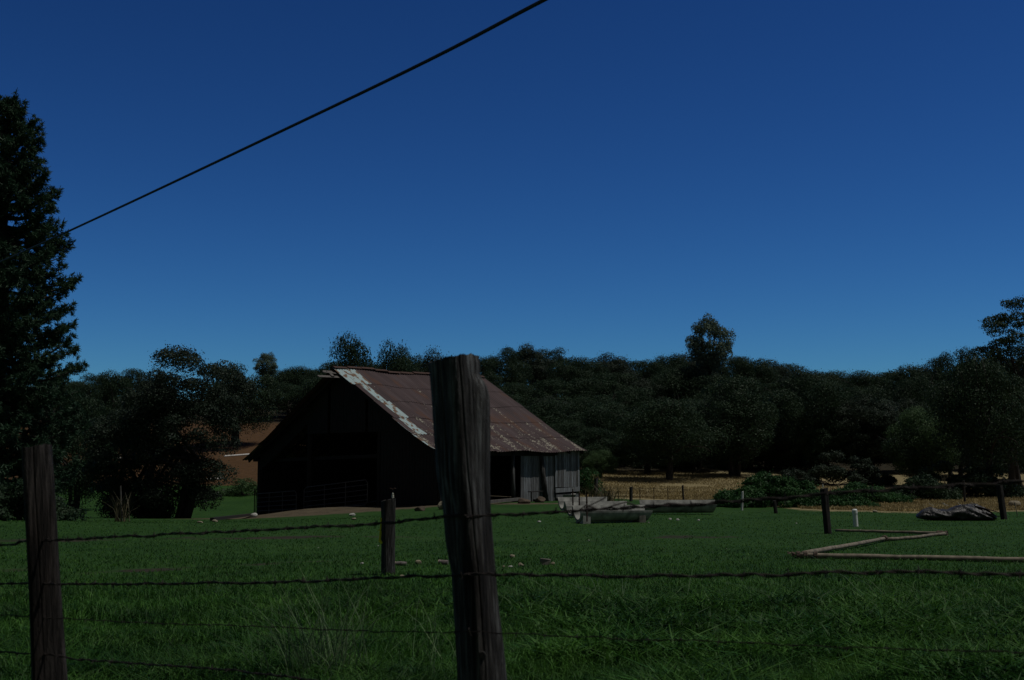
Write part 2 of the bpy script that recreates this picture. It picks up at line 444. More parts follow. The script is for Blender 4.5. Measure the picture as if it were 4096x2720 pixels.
def make_tree(name, seed, W, H, z0, nl, lr, nleaf, size, material, fork, rad, stems=1, shape='round', flat=.8, extra=None):
    r = np.random.default_rng(seed)
    root = empty(name, (0, 0, 0))
    L = lobes_of(r, nl, W - lr, z0 + lr * .6, H - lr * .8, lr, shape)
    if extra: L += [(np.array(c, float), q) for c, q in extra]
    V = leaves_on(L, nleaf, size, r, flat)
    sc = H / V[:, :, 2].max(); V[:, :, 2] *= sc
    mesh_np('crown', V, 4, material, root)
    trunk_mb(L, r, fork, rad, stems).build('trunk', 'bark', root, smooth=True)
    root['_W'] = W; root['_H'] = H
    return root

protos = {}
protos['oakA'] = make_tree('oak_tree', 11, 8.0, 8.0, .7, 69, 1.25, 42000, .115, 'oak_leaf', 2.2, .20, 2)
protos['oakB'] = make_tree('oak_tree', 12, 7.5, 8.0, 0.2, 78, 1.1, 42000, .115, 'oak_leaf', 2.0, .18, 3, 'dome')
protos['oakC'] = make_tree('oak_tree', 13, 8.5, 8.0, 1.0, 60, 1.45, 42000, .115, 'oak_leaf', 2.4, .24, 1, 'dome')
protos['oakD'] = make_tree('oak_tree', 14, 7.0, 8.0, .4, 90, .95, 42000, .115, 'oak_leaf_grey', 2.2, .16, 2)
protos['oakE'] = make_tree('oak_tree', 15, 8.0, 8.0, 0.5, 66, 1.2, 42000, .115, 'oak_leaf_light', 1.8, .14, 3, 'dome')
protos['grey'] = make_tree('grey_pine', 16, 4.6, 9.0, 4.2, 110, .55, 20000, .12, 'grey_pine_needle', 4.5, .15, 1, 'round', 1.0)
protos['airy'] = make_tree('oak_tree', 17, 4.8, 11.0, 3.5, 84, .66, 34000, .09, 'oak_leaf', 4.6, .17, 2, 'round', .45)
used_protos = set()
def plant(kind, px, Y, top, width, label, group=None, dz=0, name=None):
    """width and top are the crown's size as seen from the road, turned into metres at distance Y"""
    p = protos[kind]
    if kind in used_protos: o = copy_tree(p)
    else: o = p; used_protos.add(kind)
    x = (px - 512) / F_ * Y; z = float(terr(x, Y)) - .1 + dz
    h = P(px, top, Y).z - z; w = width / F_ * Y
    o.location = (x, Y, z); o.rotation_euler = (0, 0, random.uniform(0, 6.28))
    o.scale = (w / p['_W'], w / p['_W'], h / p['_H'])
    tag(o, label, 'tree', group)
    if name: o.name = name
    return o

# front rank along the edge of the dry grass, and single trees one can point to
plant('oakA', 237, 104, 362, 84, 'round oak standing alone on the bare brown slope')
plant('oakC', 668, 76, 392, 112, 'broad dark oak with one straight trunk in the dry grass behind the troughs')
plant('oakB', 733, 80, 372, 100, 'dark several-stemmed oak in the front rank below the tall pale tree')
plant('oakA', 812, 84, 368, 96, 'rounded dark oak low to the dry grass behind the bramble mound')
plant('oakD', 868, 82, 392, 90, 'greyish oak with leaning trunk above the gap of sunlit straw')
plant('oakE', 922, 70, 402, 78, 'paler green bushy tree low in front of the dark wood, above the wrapped bundle')
plant('oakC', 985, 60, 345, 120, 'large dark oak at the right edge of the field below the airy treetop')
plant('airy', 1016, 66, 296, 84, 'tall airy treetop with open tufted branches against the sky at far right')
plant('grey', 711, 118, 313, 48, 'tall pale grey-green tree rising alone above the wooded skyline', name='grey_pine')
plant('grey', 265, 150, 351, 26, 'small pale tree standing above the skyline left of the barn', name='grey_pine')
plant('oakB', 350, 72, 328, 74, 'dark oak with ragged top rising right behind the barn ridge, the highest there')
plant('oakA', 396, 74, 337, 72, 'dark oak behind the barn roof, between the highest crown and the near post')
plant('oakD', 437, 76, 344, 66, 'dark oak whose top shows just left of the near fence post')
plant('oakC', 374, 78, 350, 60, 'dark oak filling the dip between the two tops behind the barn ridge')
plant('oakB', 417, 80, 354, 60, 'dark oak filling the dip just left of the near post')
plant('oakB', 78, 68, 385, 84, 'dark oak low behind the foot of the tall pine')
for px_, ty_ in ((338, 358), (372, 354), (408, 352), (445, 354)):
    plant('oakA', px_, 96, ty_, 84, 'dark oak low behind the barn ridge, filling the gaps between the higher tops', 'oaks filling behind the barn ridge')
plant('oakD', 150, 84, 364, 70, 'dark oak half hidden behind the left side of the near spreading oak')
plant('oakB', 112, 92, 367, 70, 'dark oak between the tall pine and the near spreading oak')
plant('oakE', 600, 78, 448, 40, 'low dark bushy oak beside the right end of the barn')
sky_pts = [(95, 371), (135, 366), (300, 362), (330, 360), (283, 368), (480, 353), (505, 344), (530, 340), (553, 345), (575, 353), (590, 356), (611, 350), (630, 358), (650, 356),
           (670, 347), (690, 349), (705, 352), (735, 353), (752, 350), (770, 357), (787, 361), (806, 372), (829, 365), (850, 374),
           (872, 374), (893, 369), (915, 368), (932, 356), (950, 349), (970, 343), (1000, 345), (1030, 335)]
for i, (px, ty) in enumerate(sky_pts):
    Y = 128 + (i * 37 % 30) if px < 900 else 95 + (i * 37 % 20)
    if px < 340: lab, g = 'dark round oak on the skyline of the left hill behind the bare brown slope', 'oaks on the left skyline'
    elif px < 680: lab, g = 'dark round oak on the wooded skyline between the barn and the tall pale tree', 'oaks on the middle skyline'
    elif px < 925: lab, g = 'dark round oak on the wooded skyline right of the tall pale tree', 'oaks on the right skyline'
    else: lab, g = 'dark oak on the skyline climbing towards the airy treetop at far right', 'oaks on the far right skyline'
    plant(['oakA', 'oakB', 'oakC', 'oakD'][i % 4] if px > 640 or i % 3 else 'oakA', px, Y, ty + 1, random.uniform(52, 70), lab, g)
k = 0
for (Y, step, tys) in ((84, 46, 424), (93, 44, 404), (104, 44, 388), (117, 44, 370)):
    for px in range(465, 1040, step):
        q = px + random.uniform(-12, 12); k += 1
        Yq = Y + random.uniform(-4, 4); 
        if px > 900: Yq -= 12
        g = 'oaks of the wood on the hillside behind the pasture'
        plant(['oakB', 'oakA', 'oakD', 'oakC'][k % 4], q, Yq, tys + random.uniform(-10, 10), random.uniform(68, 88),
              'dark oak inside the dense hillside wood, merging with its neighbours', g)
for px, Y, ty in ((10, 120, 380), (50, 125, 375), (85, 118, 380), (290, 128, 382), (318, 134, 378), (350, 120, 372), (395, 122, 372), (445, 115, 375)):
    plant(['oakA', 'oakB'][px % 2], px, Y, ty, 72, 'dark oak in the belt of trees on the left hill', 'oaks of the belt on the left hill')

# the near spreading oak
def near_oak():
    x, Y = (180 - 512) / F_ * 55, 55
    r = np.random.default_rng(31)
    root = empty('oak_tree', (x, Y, float(terr(x, Y)) - .1), 'large near oak, dark crown spreading low to the ground left of the barn', 'tree')
    L = []
    # crown sketched as lobes: (across, up) in pixels from the trunk foot at 180,519
    pts = [(-4, 155), (8, 158), (22, 148), (38, 146), (52, 142), (60, 128), (-18, 142), (-30, 132), (-40, 118), (-14, 120), (0, 132), (18, 128), (36, 124), (50, 112),
           (-52, 104), (-40, 96), (-24, 104), (-6, 104), (12, 106), (30, 100), (46, 92), (60, 96), (64, 76), (-62, 82), (-50, 72), (-34, 76), (-16, 80), (4, 80),
           (22, 78), (40, 72), (54, 58), (-74, 62), (-60, 52), (-44, 50), (-26, 56), (-8, 58), (12, 58), (30, 54), (40, 42), (-72, 42), (-56, 34), (-40, 30), (-24, 36),
           (-8, 42), (10, 40), (24, 34), (-34, 16), (-28, 8), (-46, 14), (-58, 8), (-66, 26), (30, 22), (-14, 22)]
    for a, b in pts + [(-10, 112), (-28, 112), (26, 112), (2, 95), (-16, 92), (-20, 20), (-40, 6), (-66, 12), (-80, 48), (-50, 22), (-26, -2), (-14, 8), (16, 28), (-70, 92), (-74, 78)]:
        if (b < 80 and a > 40) or (b < 101 and a > 52): continue
        for q in range(3):
            L.append((np.array([a / F_ * Y + r.normal() * .15, r.uniform(-2.4, 2.4) * (1 - abs(a) / 110), b / F_ * Y + r.normal() * .12]), r.uniform(.42, .78)))
    V = leaves_on(L, 100000, .085, r, .75)
    mesh_np('crown', V, 4, 'oak_leaf_grey', root)
    m = MB()
    for bx, top in ((0, (.1, 0, 3.2)), (.22, (.9, .2, 2.6)), (-.25, (-1.0, -.2, 2.6)), (-.5, (-1.9, .3, 1.7))):
        p = limb_pts((bx, 0, -.4), top, r); m.tube(p, [.26, .22, .19, .17, .15, .13], 8)
        for i in range(7):
            c, lr = L[r.integers(len(L))]
            if np.linalg.norm(np.array(top) - c) < 4:
                pp = limb_pts(top, c, r, .25); m.tube(pp, [.11, .09, .07, .05, .035, .02], 5)
    m.build('trunk', 'bark', root, smooth=True, org=(0, 0, 0))
near_oak()

def bigpine():
    Y = 42.0; x0 = (-4 - 512) / F_ * Y; z0 = float(terr(x0, Y))
    r = np.random.default_rng(5)
    root = empty('pine_tree', (x0, Y, z0), 'very tall dark pine with layered tufted branches at the left edge', 'tree')
    prof_y = [104, 112, 145, 175, 200, 232, 270, 300, 340, 372, 450, 500, 540]
    prof_r = [6, 19, 38, 50, 50, 60, 66, 73, 76, 82, 86, 80, 50]
    H = P(0, 107, Y).z - z0
    m = MB(); trunk = [(0, 0, -.4)] + [(r.normal() * .06, r.normal() * .06, H * i / 10) for i in range(1, 11)]
    m.tube(trunk, [.42 * (1 - .93 * i / 10) for i in range(11)], 10)
    tufts = []
    n_b = 330
    for i in range(n_b):
        py = 100 + (545 - 100) * (i / n_b) ** .9
        z = P(0, py, Y).z - z0
        R = np.interp(py, prof_y, prof_r) / F_ * Y * r.uniform(.66, 1.08)
        a = i * 2.4 + r.normal() * .3
        d = np.array([math.cos(a), math.sin(a), 0]); up = r.uniform(-.12, .12) + (.35 if py < 200 else 0)
        zb = max(z - R * up, .8)
        p = [np.array([0, 0, zb]) + d * R * t + np.array([0, 0, R * (up * t - .25 * t * (1 - t) + .18 * t * t)]) for t in (0, .3, .55, .8, 1)]
        m.tube(p, [.07, .05, .04, .025, .012], 4, False)
        for q in range(int(16 + R * 13)):
            t = r.uniform(.3, 1.03); k = t * 4; j = min(int(k), 3); base = p[j] * (1 - (k - j)) + p[j + 1] * (k - j)
            side = np.cross(d, [0, 0, 1]); s = r.uniform(-1, 1) * .32 * R * (1.15 - t) 
            c = base + side * (s + r.normal() * .1) + np.array([0, 0, r.normal() * .1 + abs(s) * .15])
            tufts.append((c, (d + side * np.sign(s) * .5 + np.array([0, 0, .5]))))
    for q in range(6):
        tufts.append((np.array([r.normal() * .1, r.normal() * .1, H - q * .12]), np.array([0, 0, 1.0])))
    T = np.array([t[0] for t in tufts]); D = np.array([t[1] for t in tufts]); D /= np.linalg.norm(D, axis=1, keepdims=True)
    K = 18; T2 = np.repeat(T, K, 0); D2 = np.repeat(D, K, 0)
    nd = rand_dirs(len(T2), r) * 1.1 + D2 * .7; nd /= np.linalg.norm(nd, axis=1, keepdims=True)
    ln = r.uniform(.10, .19, len(T2))[:, None]; sd = np.cross(nd, rand_dirs(len(T2), r)); sd /= np.linalg.norm(sd, axis=1, keepdims=True)
    wdt = .017; st = T2 + rand_dirs(len(T2), r) * .04
    V = np.stack([st - sd * wdt, st + sd * wdt, st + nd * ln + sd * wdt * .4, st + nd * ln - sd * wdt * .4], 1)
    mesh_np('crown', V, 4, 'pine_needle', root, tone=np.repeat(r.random(len(T)), K) * .6 + r.random(len(T2)) * .4)
    m.build('trunk', 'bark', root, smooth=True, org=(0, 0, 0))
bigpine()

# ------------------------------------------------------------------ shrubs
def shrub(name, p0, w, d, h, n, material, label, cat='bush', size=.08, seed=1, lobe=.5, nl=60, group=None):
    r = np.random.default_rng(seed); loc = p0
    root = empty(name, loc, label, cat, group)
    L = []
    for i in range(nl):
        a = r.uniform(-1, 1); b = r.uniform(-1, 1); hh = h * max(.1, 1 - a * a * .8 - b * b * .6)
        L.append((np.array([a * w / 2, b * d / 2, hh * r.uniform(.1, .9)]), lobe * r.uniform(.5, 1)))
    V = leaves_on(L, n, size, r, .7); V[:, :, 2] = np.maximum(V[:, :, 2], -.1)
    mesh_np('foliage', V, 4, material, root)
    m = MB()
    for i in range(12):
        c, lr = L[r.integers(len(L))]; m.tube(limb_pts((0, 0, -.1), c, r, .1, 3), [.03, .025, .02, .01], 4)
    m.build('stem', 'bark', root, org=(0, 0, 0))
    return root
shrub('bramble_bush', ground(*P(773, 500, 47.5).xy), 4.2, 3.4, 1.2, 60000, 'bramble_leaf', 'wide bright green bramble mound between white stake and tall wooden post', seed=2, lobe=.45, nl=110)
shrub('bramble_bush', ground(*P(862, 500, 52).xy), 3.0, 2.0, .85, 26000, 'bramble_leaf', 'smaller green bush behind and right of the tall wooden post', seed=3)
shrub('bramble_bush', ground(*P(838, 500, 46).xy), 2.6, 1.2, .4, 8000, 'bramble_leaf', 'low green growth trailing right from the bramble mound', seed=8, lobe=.3)
shrub('bush', ground(*P(248, 480, 78).xy), 3.4, 1.6, 1.0, 9000, 'oak_leaf_light', 'low green bush at the foot of the brown slope beside the barn', seed=4)
shrub('bush', ground(*P(925, 478, 56).xy), 3.0, 2.0, 1.2, 14000, 'oak_leaf', 'rounded green shrub in the dry grass behind the wrapped bundle', seed=5)
shrub('bush', ground(*P(835, 470, 72).xy), 6.5, 2.4, 2.1, 26000, 'oak_leaf_grey', 'dark low thicket under the oaks behind the bramble mound', seed=6, size=.11)
shrub('bush', ground(*P(960, 478, 60).xy), 5.5, 2.0, 2.2, 24000, 'oak_leaf', 'dark thicket at the foot of the large right oak', seed=7, size=.11)
shrub('bush', ground(*P(628, 470, 88).xy), 6.5, 2.4, 2.4, 16000, 'oak_leaf', 'dark undergrowth beneath the wood, left of the straight-trunked oak', seed=11, size=.13, nl=80, lobe=.7)
shrub('bush', ground(*P(700, 470, 88).xy), 6.0, 2.4, 2.2, 16000, 'oak_leaf', 'dark undergrowth beneath the wood, between the straight-trunked oak and the several-stemmed one', seed=12, size=.13, nl=80, lobe=.7)
shrub('bush', ground(*P(770, 470, 87).xy), 6.5, 2.4, 2.6, 16000, 'oak_leaf', 'dark undergrowth beneath the wood, right of the several-stemmed oak', seed=13, size=.13, nl=80, lobe=.7)
shrub('bush', ground(*P(20, 520, 38).xy), 3.0, 1.6, 1.3, 12000, 'oak_leaf', 'dark undergrowth at the foot of the tall pine', seed=9, size=.1)
shrub('bush', ground(*P(586, 480, 63).xy), 1.3, 1.2, 1.5, 7000, 'bramble_leaf', 'small dark green bush against the right end of the barn', seed=10)

def twigs(name, p0, h, w, n, material, label, seed, cat='weed', lean=0.0, wid=.012, group=None, base=.3):
    r = np.random.default_rng(seed); base_ = r.normal(size=(n, 3)) * np.array([w * base, w * base, 0]); base_[:, 2] = 0
    d = np.stack([r.normal(size=n) * .5 * w / h + lean, r.normal(size=n) * .5 * w / h, np.ones(n)], 1)
    ln = h * r.uniform(.45, 1, n)[:, None]; mid = base_ + d * ln * .55; tip = base_ + d * ln + np.stack([d[:, 0] * .5 * ln[:, 0], d[:, 1] * .3, -.08 * ln[:, 0]], 1)
    s = r.normal(size=(n, 3)); s[:, 2] = 0; s /= np.linalg.norm(s, axis=1, keepdims=True); s *= wid
    A = np.stack([base_ - s, base_ + s, mid + s * .8, mid - s * .8], 1); B = np.stack([mid - s * .8, mid + s * .8, tip + s * .15, tip - s * .15], 1)
    o = mesh_np(name, np.concatenate([A, B]), 4, material); o.location = p0
    return tag(o, label, cat, group)
twigs('dry_weed', G(609, 503), .95, .9, 90, 'weed', 'dead brown weeds between the two wooden fence posts right of the barn', 1, wid=.016)
twigs('dry_weed', G(593, 502), .9, .6, 60, 'weed', 'pale dead weed stalks left of the slanting fence post by the barn', 2, wid=.014)
twigs('dry_weed', G(517, 500), .5, .6, 60, 'weed', 'small dead weeds at the foot of the barn side post', 3)
twigs('dry_weed', G(120, 522), 1.0, .5, 40, 'weed', 'thin dead weed stalks in the low meadow left of the near oak', 4)
twigs('grass_tuft', ground(*P(322, 640, 8.6).xy), .85, .6, 170, 'grass_pale', 'tall pale seeding grass clump behind the lowest wires at left', 5, 'grass tuft', wid=.0035, lean=-.12)
twigs('grass_tuft', ground(*P(440, 640, 9.4).xy), .6, .9, 50, 'grass_pale', 'thin pale grass stalks just left of the near fence post', 6, 'grass tuft', wid=.003)
twigs('grass_tuft', ground(*P(610, 600, 13.0).xy), .4, 1.6, 70, 'grass_pale', 'scattered pale grass stalks right of the near fence post', 7, 'grass tuft', wid=.004)
twigs('grass_tuft', ground(*P(860, 600, 12.5).xy), .45, 2.0, 70, 'grass_pale', 'scattered pale leaning stalks in front of the longest pole', 8, 'grass tuft', wid=.004, lean=-.25)

# ------------------------------------------------------------------ grass
def blades(name, X, Y, h, w, material, lean=.5, seed=3):
    r = np.random.default_rng(seed); n = len(X); Z = terr(X, Y) - .01
    a = r.uniform(0, 6.283, n); s = np.stack([np.cos(a), np.sin(a), 0 * a], 1) * w[:, None]
    b = np.stack([X, Y, Z], 1); d = np.stack([r.normal(size=n), r.normal(size=n), 0 * a], 1) * lean
    mid = b + d * (h * .3)[:, None] + np.stack([0 * a, 0 * a, h * .62], 1)
    tip = b + d * (h * 1.0)[:, None] + np.stack([0 * a, 0 * a, h * r.uniform(.55, 1.0, n)], 1)
    me = bpy.data.meshes.new(name)
    V = np.stack([b - s, b + s, mid + s * .8, mid - s * .8, tip], 1).reshape(-1, 3)
    i = np.arange(n)[:, None] * 5
    loops = np.concatenate([i + np.array([[0, 1, 2, 3]]), i + np.array([[3, 2, 4]])], 1).reshape(-1)
    ls = (np.arange(n)[:, None] * 7 + np.array([[0, 4]])).reshape(-1)
    lt = np.tile(np.array([4, 3]), n)
    me.vertices.add(len(V)); me.vertices.foreach_set('co', V.reshape(-1).astype(np.float32))
    me.loops.add(len(loops)); me.loops.foreach_set('vertex_index', loops.astype(np.int32))
    me.polygons.add(2 * n); me.polygons.foreach_set('loop_start', ls.astype(np.int32)); me.polygons.foreach_set('loop_total', lt.astype(np.int32))
    me.update(calc_edges=True)
    t = np.clip(r.random(n) * .55 + .5 * (noise2(X, Y, 1.2) * .6 + .45), 0, 1)
    at = me.attributes.new('tone', 'FLOAT', 'FACE'); at.data.foreach_set('value', np.repeat(t, 2).astype(np.float32))
    me.materials.append(MATS[material])
    o = bpy.data.objects.new(name, me); C.collection.objects.link(o); return o
def pasture():
    r = np.random.default_rng(77); N = 520000
    q = r.uniform(1 / 42, 1 / 3.5, N) ** 1; keep = r.random(N) < np.clip((q * 9), .25, 1) ** -0.5
    Y = 1 / q; u = r.uniform(-.56, .56, N); X = u * Y
    clump = noise2(X, Y, 1.6); coarse = noise2(X + 40, Y, 5)
    right = ss(-.25, .1, u)
    longg = ss(17, 9, Y + 2.5 * coarse) 
    h = (.045 + .03 * ss(25, 15, Y)) + longg * (.085 + .08 * clump + .06 * right)
    h = h * r.uniform(.5, 1.35, N); w = .0022 + .00022 * Y + .0085 * longg * (.25 + right) * (clump > -.1) * r.uniform(.3, 1.2, N)
    bare = np.exp(-((X - .72) / .2) ** 2 - ((Y - 11.0) / .25) ** 2) > .4
    h = np.maximum(h, .02); k = ~bare & (mud_mask(X, Y) < r.uniform(.25, .6, N))
    blades('grass', X[k], Y[k], h[k], w[k], 'grass_blade', .7)['kind'] = 'stuff'
    N = 70000; px = r.uniform(560, 1040, N); lo = np.interp(px, [560, 640, 720, 800, 900, 1040], [62, 59, 55, 45, 42, 44])
    Y = lo + r.uniform(0, 1, N) ** 1.3 * 26; X = (px - 512) / F_ * Y
    k = noise2(X, Y, 6) > -.7
    blades('dry_grass', X[k], Y[k], r.uniform(.05, .17, N)[k], np.full(N, .014)[k], 'dry_straw', .25, 9)['kind'] = 'stuff'
pasture()

# ------------------------------------------------------------------ barn
AX = Vector((-.7071, .7071, 0)); BX = Vector((.7071, .7071, 0)); O0 = Vector((-3.0, 51.0, 0))
WID, LEN = 13.6, 8.6
def B(s, t, z): return O0 + AX * s + BX * t + Vector((0, 0, z))
def gz(s, t):
    p = B(s, t, 0); return float(terr(p.x, p.y))
RIDGE_S, RIDGE_Z = 6.75, 6.0
def roof_z(s, t=0):
    sag = -.05 * math.sin(math.pi * min(max(t / LEN, 0), 1)) + .04 * math.sin(t * 1.7)
    if s <= RIDGE_S:
        return float(np.interp(s, [-.4, 0, 1.6, RIDGE_S], [2.22, 2.36, 3.12, RIDGE_Z])) + sag
    return float(np.interp(s, [RIDGE_S, 12.0, WID, WID + .5], [RIDGE_Z, 2.95, 2.10, 1.86])) + sag
barn = empty('barn', B(0, 0, gz(0, 0)), 'weathered open-ended wooden barn with rusted iron roof, standing in the pasture', 'barn')

def roof_sheet(name, s_top, s_bot, rows, seed, t0=-.62, t1=LEN + .35):
    r = np.random.default_rng(seed); n_t = 300; ts = np.linspace(t0, t1, n_t)
    V = []; Fc = []; uv = []; galv = []; flake = []
    sheet_w = .72; ncol = int((t1 - t0) / sheet_w) + 1
    sgn = 1 if s_bot > s_top else -1
    for row in range(rows):
        sa = s_top + (s_bot - s_top) * row / rows; sb = s_top + (s_bot - s_top) * (row + 1) / rows + sgn * .10
        lift = .014 * (rows - row)
        ns = 7; i0 = len(V)
        jig = r.normal(size=ncol + 1) * .03; jz = np.abs(r.normal(size=ncol + 1)) * .012
        for si in range(ns):
            for t in ts:
                col = int((t - t0) / sheet_w)
                s = sa + (sb - sa) * si / (ns - 1)
                if si == ns - 1: s += jig[col]
                z = roof_z(s, t) + .016 * math.sin(t * 2 * math.pi / .152) + lift + (jz[col] if si >= ns - 2 else 0) + .03
                V.append(B(s, t, z)); 
        for si in range(ns - 1):
            for ti in range(n_t - 1):
                t = ts[ti]; col = int((t - t0) / sheet_w); a = i0 + si * n_t + ti
                # ragged verge: lower courses start a little further in
                off = (0, .16, .16, .08, .02)[min(row, 4)] if name == 'roof' and seed == 1 else 0
                if t < t0 + off: continue
                Fc.append([a, a + 1, a + 1 + n_t, a + n_t])
                g = 0
                if seed == 1:
                    if col == 0 and row == 0: g = 1
                    if row == 0 and t < t0 + 1.15: g = 1
                    if row == 1 and t0 + .42 < t < t0 + .80: g = 1
                    if row == 2 and t0 + .45 < t < t0 + .95: g = 1
                    if row == 3 and t0 + .35 < t < t0 + .80: g = 1
                    if row == 4 and t < t0 + .14: g = .9
                    if row == 3 and t < t0 + .12: g = .8
                galv.append(g)
                fk = .35 + .3 * row / 4
                if row >= 3: fk += .13
                if seed == 1 and row in (2,) and 6.7 < t < 7.1: fk = .72
                flake.append(min(fk, 1.3))
        for si in range(ns):
            for t in ts: uv.append((t, (sa + (sb - sa) * si / (ns - 1)) * 1.15))
    me = bpy.data.meshes.new(name); me.from_pydata([v - barn.location for v in V], [], Fc); me.update()
    L = me.uv_layers.new(name='UVMap')
    for lp in me.loops: L.data[lp.index].uv = uv[lp.vertex_index]
    for nm, v in (('galv', galv), ('flake', flake)):
        a = me.attributes.new(nm, 'FLOAT', 'FACE'); a.data.foreach_set('value', v)
    me.materials.append(MATS['roof_iron']); me.polygons.foreach_set('use_smooth', [True] * len(me.polygons))
    o = bpy.data.objects.new(name, me); C.collection.objects.link(o); o.parent = barn
    return o
roof_near = roof_sheet('roof', RIDGE_S, -.26, 5, 1)
roof_sheet('roof', RIDGE_S - .02, WID + .45, 5, 2)['label'] = 'far roof slope, dark and in shade'
m = MB()                                                             # ridge cap
for i in range(12):
    t = -.6 + i * (LEN + .9) / 12; t2 = t + (LEN + .9) / 12 - .02
    for sg in (-1, 1):
        a0 = B(RIDGE_S, t, roof_z(RIDGE_S, t) + .15); a1 = B(RIDGE_S, t2, roof_z(RIDGE_S, t2) + .15)
        q = B(RIDGE_S + sg * .1, (t + t2) / 2, roof_z(RIDGE_S, t) + .125)
        nrm = (B(0, 0, 0) - B(sg * -.5, 0, -1)).normalized()
        m.plank(q - BX * (t2 - t) / 2, q + BX * (t2 - t) / 2, .2, .012, up=(-AX * sg * -.5 + Vector((0, 0, 1))))
m.build('ridge_cap', 'rusty_steel', barn).parent = roof_near
# frame: posts, plates, rafters, purlins
def part_plank(name, a, b, w, t, material='dark_timber', up=(0, 0, 1), parent=barn):
    mm = MB(); mm.plank(a, b, w, t, up); return mm.build(name, material, parent)
for s in (0.08, 4.1, 9.35, WID - .1):
    for t in (.1, LEN / 2, LEN - .1):
        if s == 0.08 and t > 1 : continue
        zt = roof_z(s, t) - .2
        mm = MB(); mm.tube([B(s, t, gz(s, t) - .2), B(s + .03, t, (zt) * .5), B(s, t, zt)], [.13, .12, .11], 8); mm.build('post', 'dark_timber', barn)
for s in (0.08, 4.1, 9.35, WID - .1):
    part_plank('beam', B(s, -.3, roof_z(s, 0) - .24), B(s, LEN + .1, roof_z(s, LEN) - .24), .14, .2)
for t in (.1, LEN / 2, LEN - .1):
    part_plank('beam', B(0, t + .13, 2.12), B(WID, t + .13, 1.86), .12, .16)
    part_plank('beam', B(4.1, t + .13, 3.9), B(9.35, t + .13, 3.9), .12, .16)
for i in range(11):
    t = -.3 + i * (LEN + .4) / 10
    part_plank('rafter', B(RIDGE_S, t, roof_z(RIDGE_S, t) - .14), B(1.6, t, roof_z(1.6, t) - .09), .06, .14)
    part_plank('rafter', B(1.6, t, roof_z(1.6, t) - .09), B(-.25, t, roof_z(-.25, t) - .08), .06, .14)
    part_plank('rafter', B(RIDGE_S, t, roof_z(RIDGE_S, t) - .14), B(12.0, t, roof_z(12.0, t) - .09), .06, .14)
    part_plank('rafter', B(12.0, t, roof_z(12., t) - .09), B(WID + .35, t, roof_z(WID + .35, t) - .08), .06, .14)
# gable siding, front: closed above the plate and on the right bay
def boards(name, s0, s1, t, zlo, zhi, gap=.015, w=.2, material='dark_timber', miss=(), toneseed=0, along='s'):
    mm = MB(); r = random.Random(toneseed); s = s0; k = 0
    while s < s1:
        ww = w * r.uniform(.75, 1.2); k += 1
        if k not in miss:
            c = s + ww / 2
            if along == 's': z0, z1 = zlo(c), zhi(c); a, b, up = B(c, t + r.uniform(-.006, .006), z0), B(c, t, z1), BX
            else: z0, z1 = zlo(c), zhi(c); a, b, up = B(t + r.uniform(-.006, .006), c, z0), B(t, c, z1), AX
            mm.plank(a, b, min(ww, s1 - s) - gap * r.uniform(.3, 1.6), .025, up=up, tone=r.random())
        s += ww
    return mm.build(name, material, barn)
boards('gable_siding', 1.75, WID - .2, -.06, lambda c: 3.1 if c < 9.3 else roof_z(c) - .9, lambda c: roof_z(c) - .06, toneseed=1, miss=(17, 31))
boards('front_siding', 0.15, 4.0, -.03, lambda c: gz(c, 0) + .05, lambda c: min(3.12, roof_z(c) - .05), toneseed=2)
boards('rear_siding', 0.1, WID - .1, LEN, lambda c: gz(c, LEN) + .02, lambda c: roof_z(c, LEN) - .05, toneseed=3, gap=.004, miss=())
boards('left_siding', 0.0, LEN, WID, lambda c: gz(WID, c) + .05, lambda c: roof_z(WID, c) - .05, toneseed=4, gap=.004, along='t')
# right side: open bay, then boards
boards('side_siding', 4.8, 7.0, .02, lambda c: gz(0, c) + .03 + .08 * math.sin(c * 9), lambda c: 2.28, material='barn_board', toneseed=6, w=.17, along='t')
boards('side_siding', 7.0, LEN + .05, -.03, lambda c: gz(0, c) + .62, lambda c: 2.28, material='barn_board', toneseed=9, w=.15, along='t')
mm = MB(); mm.plank(B(-.05, 7.0, gz(0, 7) + .47), B(-.05, LEN + .05, gz(0, LEN) + .52), .03, .2, tone=.8)
mm.plank(B(-.04, 7.05, gz(0, 7) + .2), B(-.04, LEN, gz(0, LEN) + .22), .03, .16, tone=.4); mm.build('rail_board', 'barn_board', barn)
boards('side_siding', 0.0, 1.2, .02, lambda c: gz(0, c) + .05, lambda c: 2.28, toneseed=8, w=.2, along='t')
part_plank('fascia', B(-.02, 1.2, 2.15), B(-.02, LEN, 2.15), .04, .22)
for (t, dt, ds, r_) in ((4.3, 0, 0, .10), (6.3, -.22, -.12, .12)):
    mm = MB(); mm.tube([B(ds - .05, t, gz(0, t) - .2), B(ds * .6, t + dt * .5, 1.0), B(0, t + dt, 2.22)], [r_, r_ * .95, r_ * .85], 9); mm.build('side_post', 'post_wood', barn, smooth=True)
# hay hood remains beyond the ridge: loose sheathing planks
RN = (BX * 0 - AX * .47 + Vector((0, 0, .88)))
for s, t0, dr, w in ((RIDGE_S - .12, -1.15, -.02, .20), (RIDGE_S - .55, -1.75, -.05, .20), (RIDGE_S - .34, -1.35, .06, .12)):
    z = roof_z(s, -.5)
    part_plank('hood_plank', B(s, .3, z - .05), B(s + .06, t0, z - .03 + dr), w, .03, 'old_timber', up=RN)
part_plank('hood_plank', B(RIDGE_S - .6, -1.0, roof_z(RIDGE_S - .6) - .06), B(RIDGE_S - .1, -.95, roof_z(RIDGE_S - .1) - .06), .14, .04, 'old_timber')
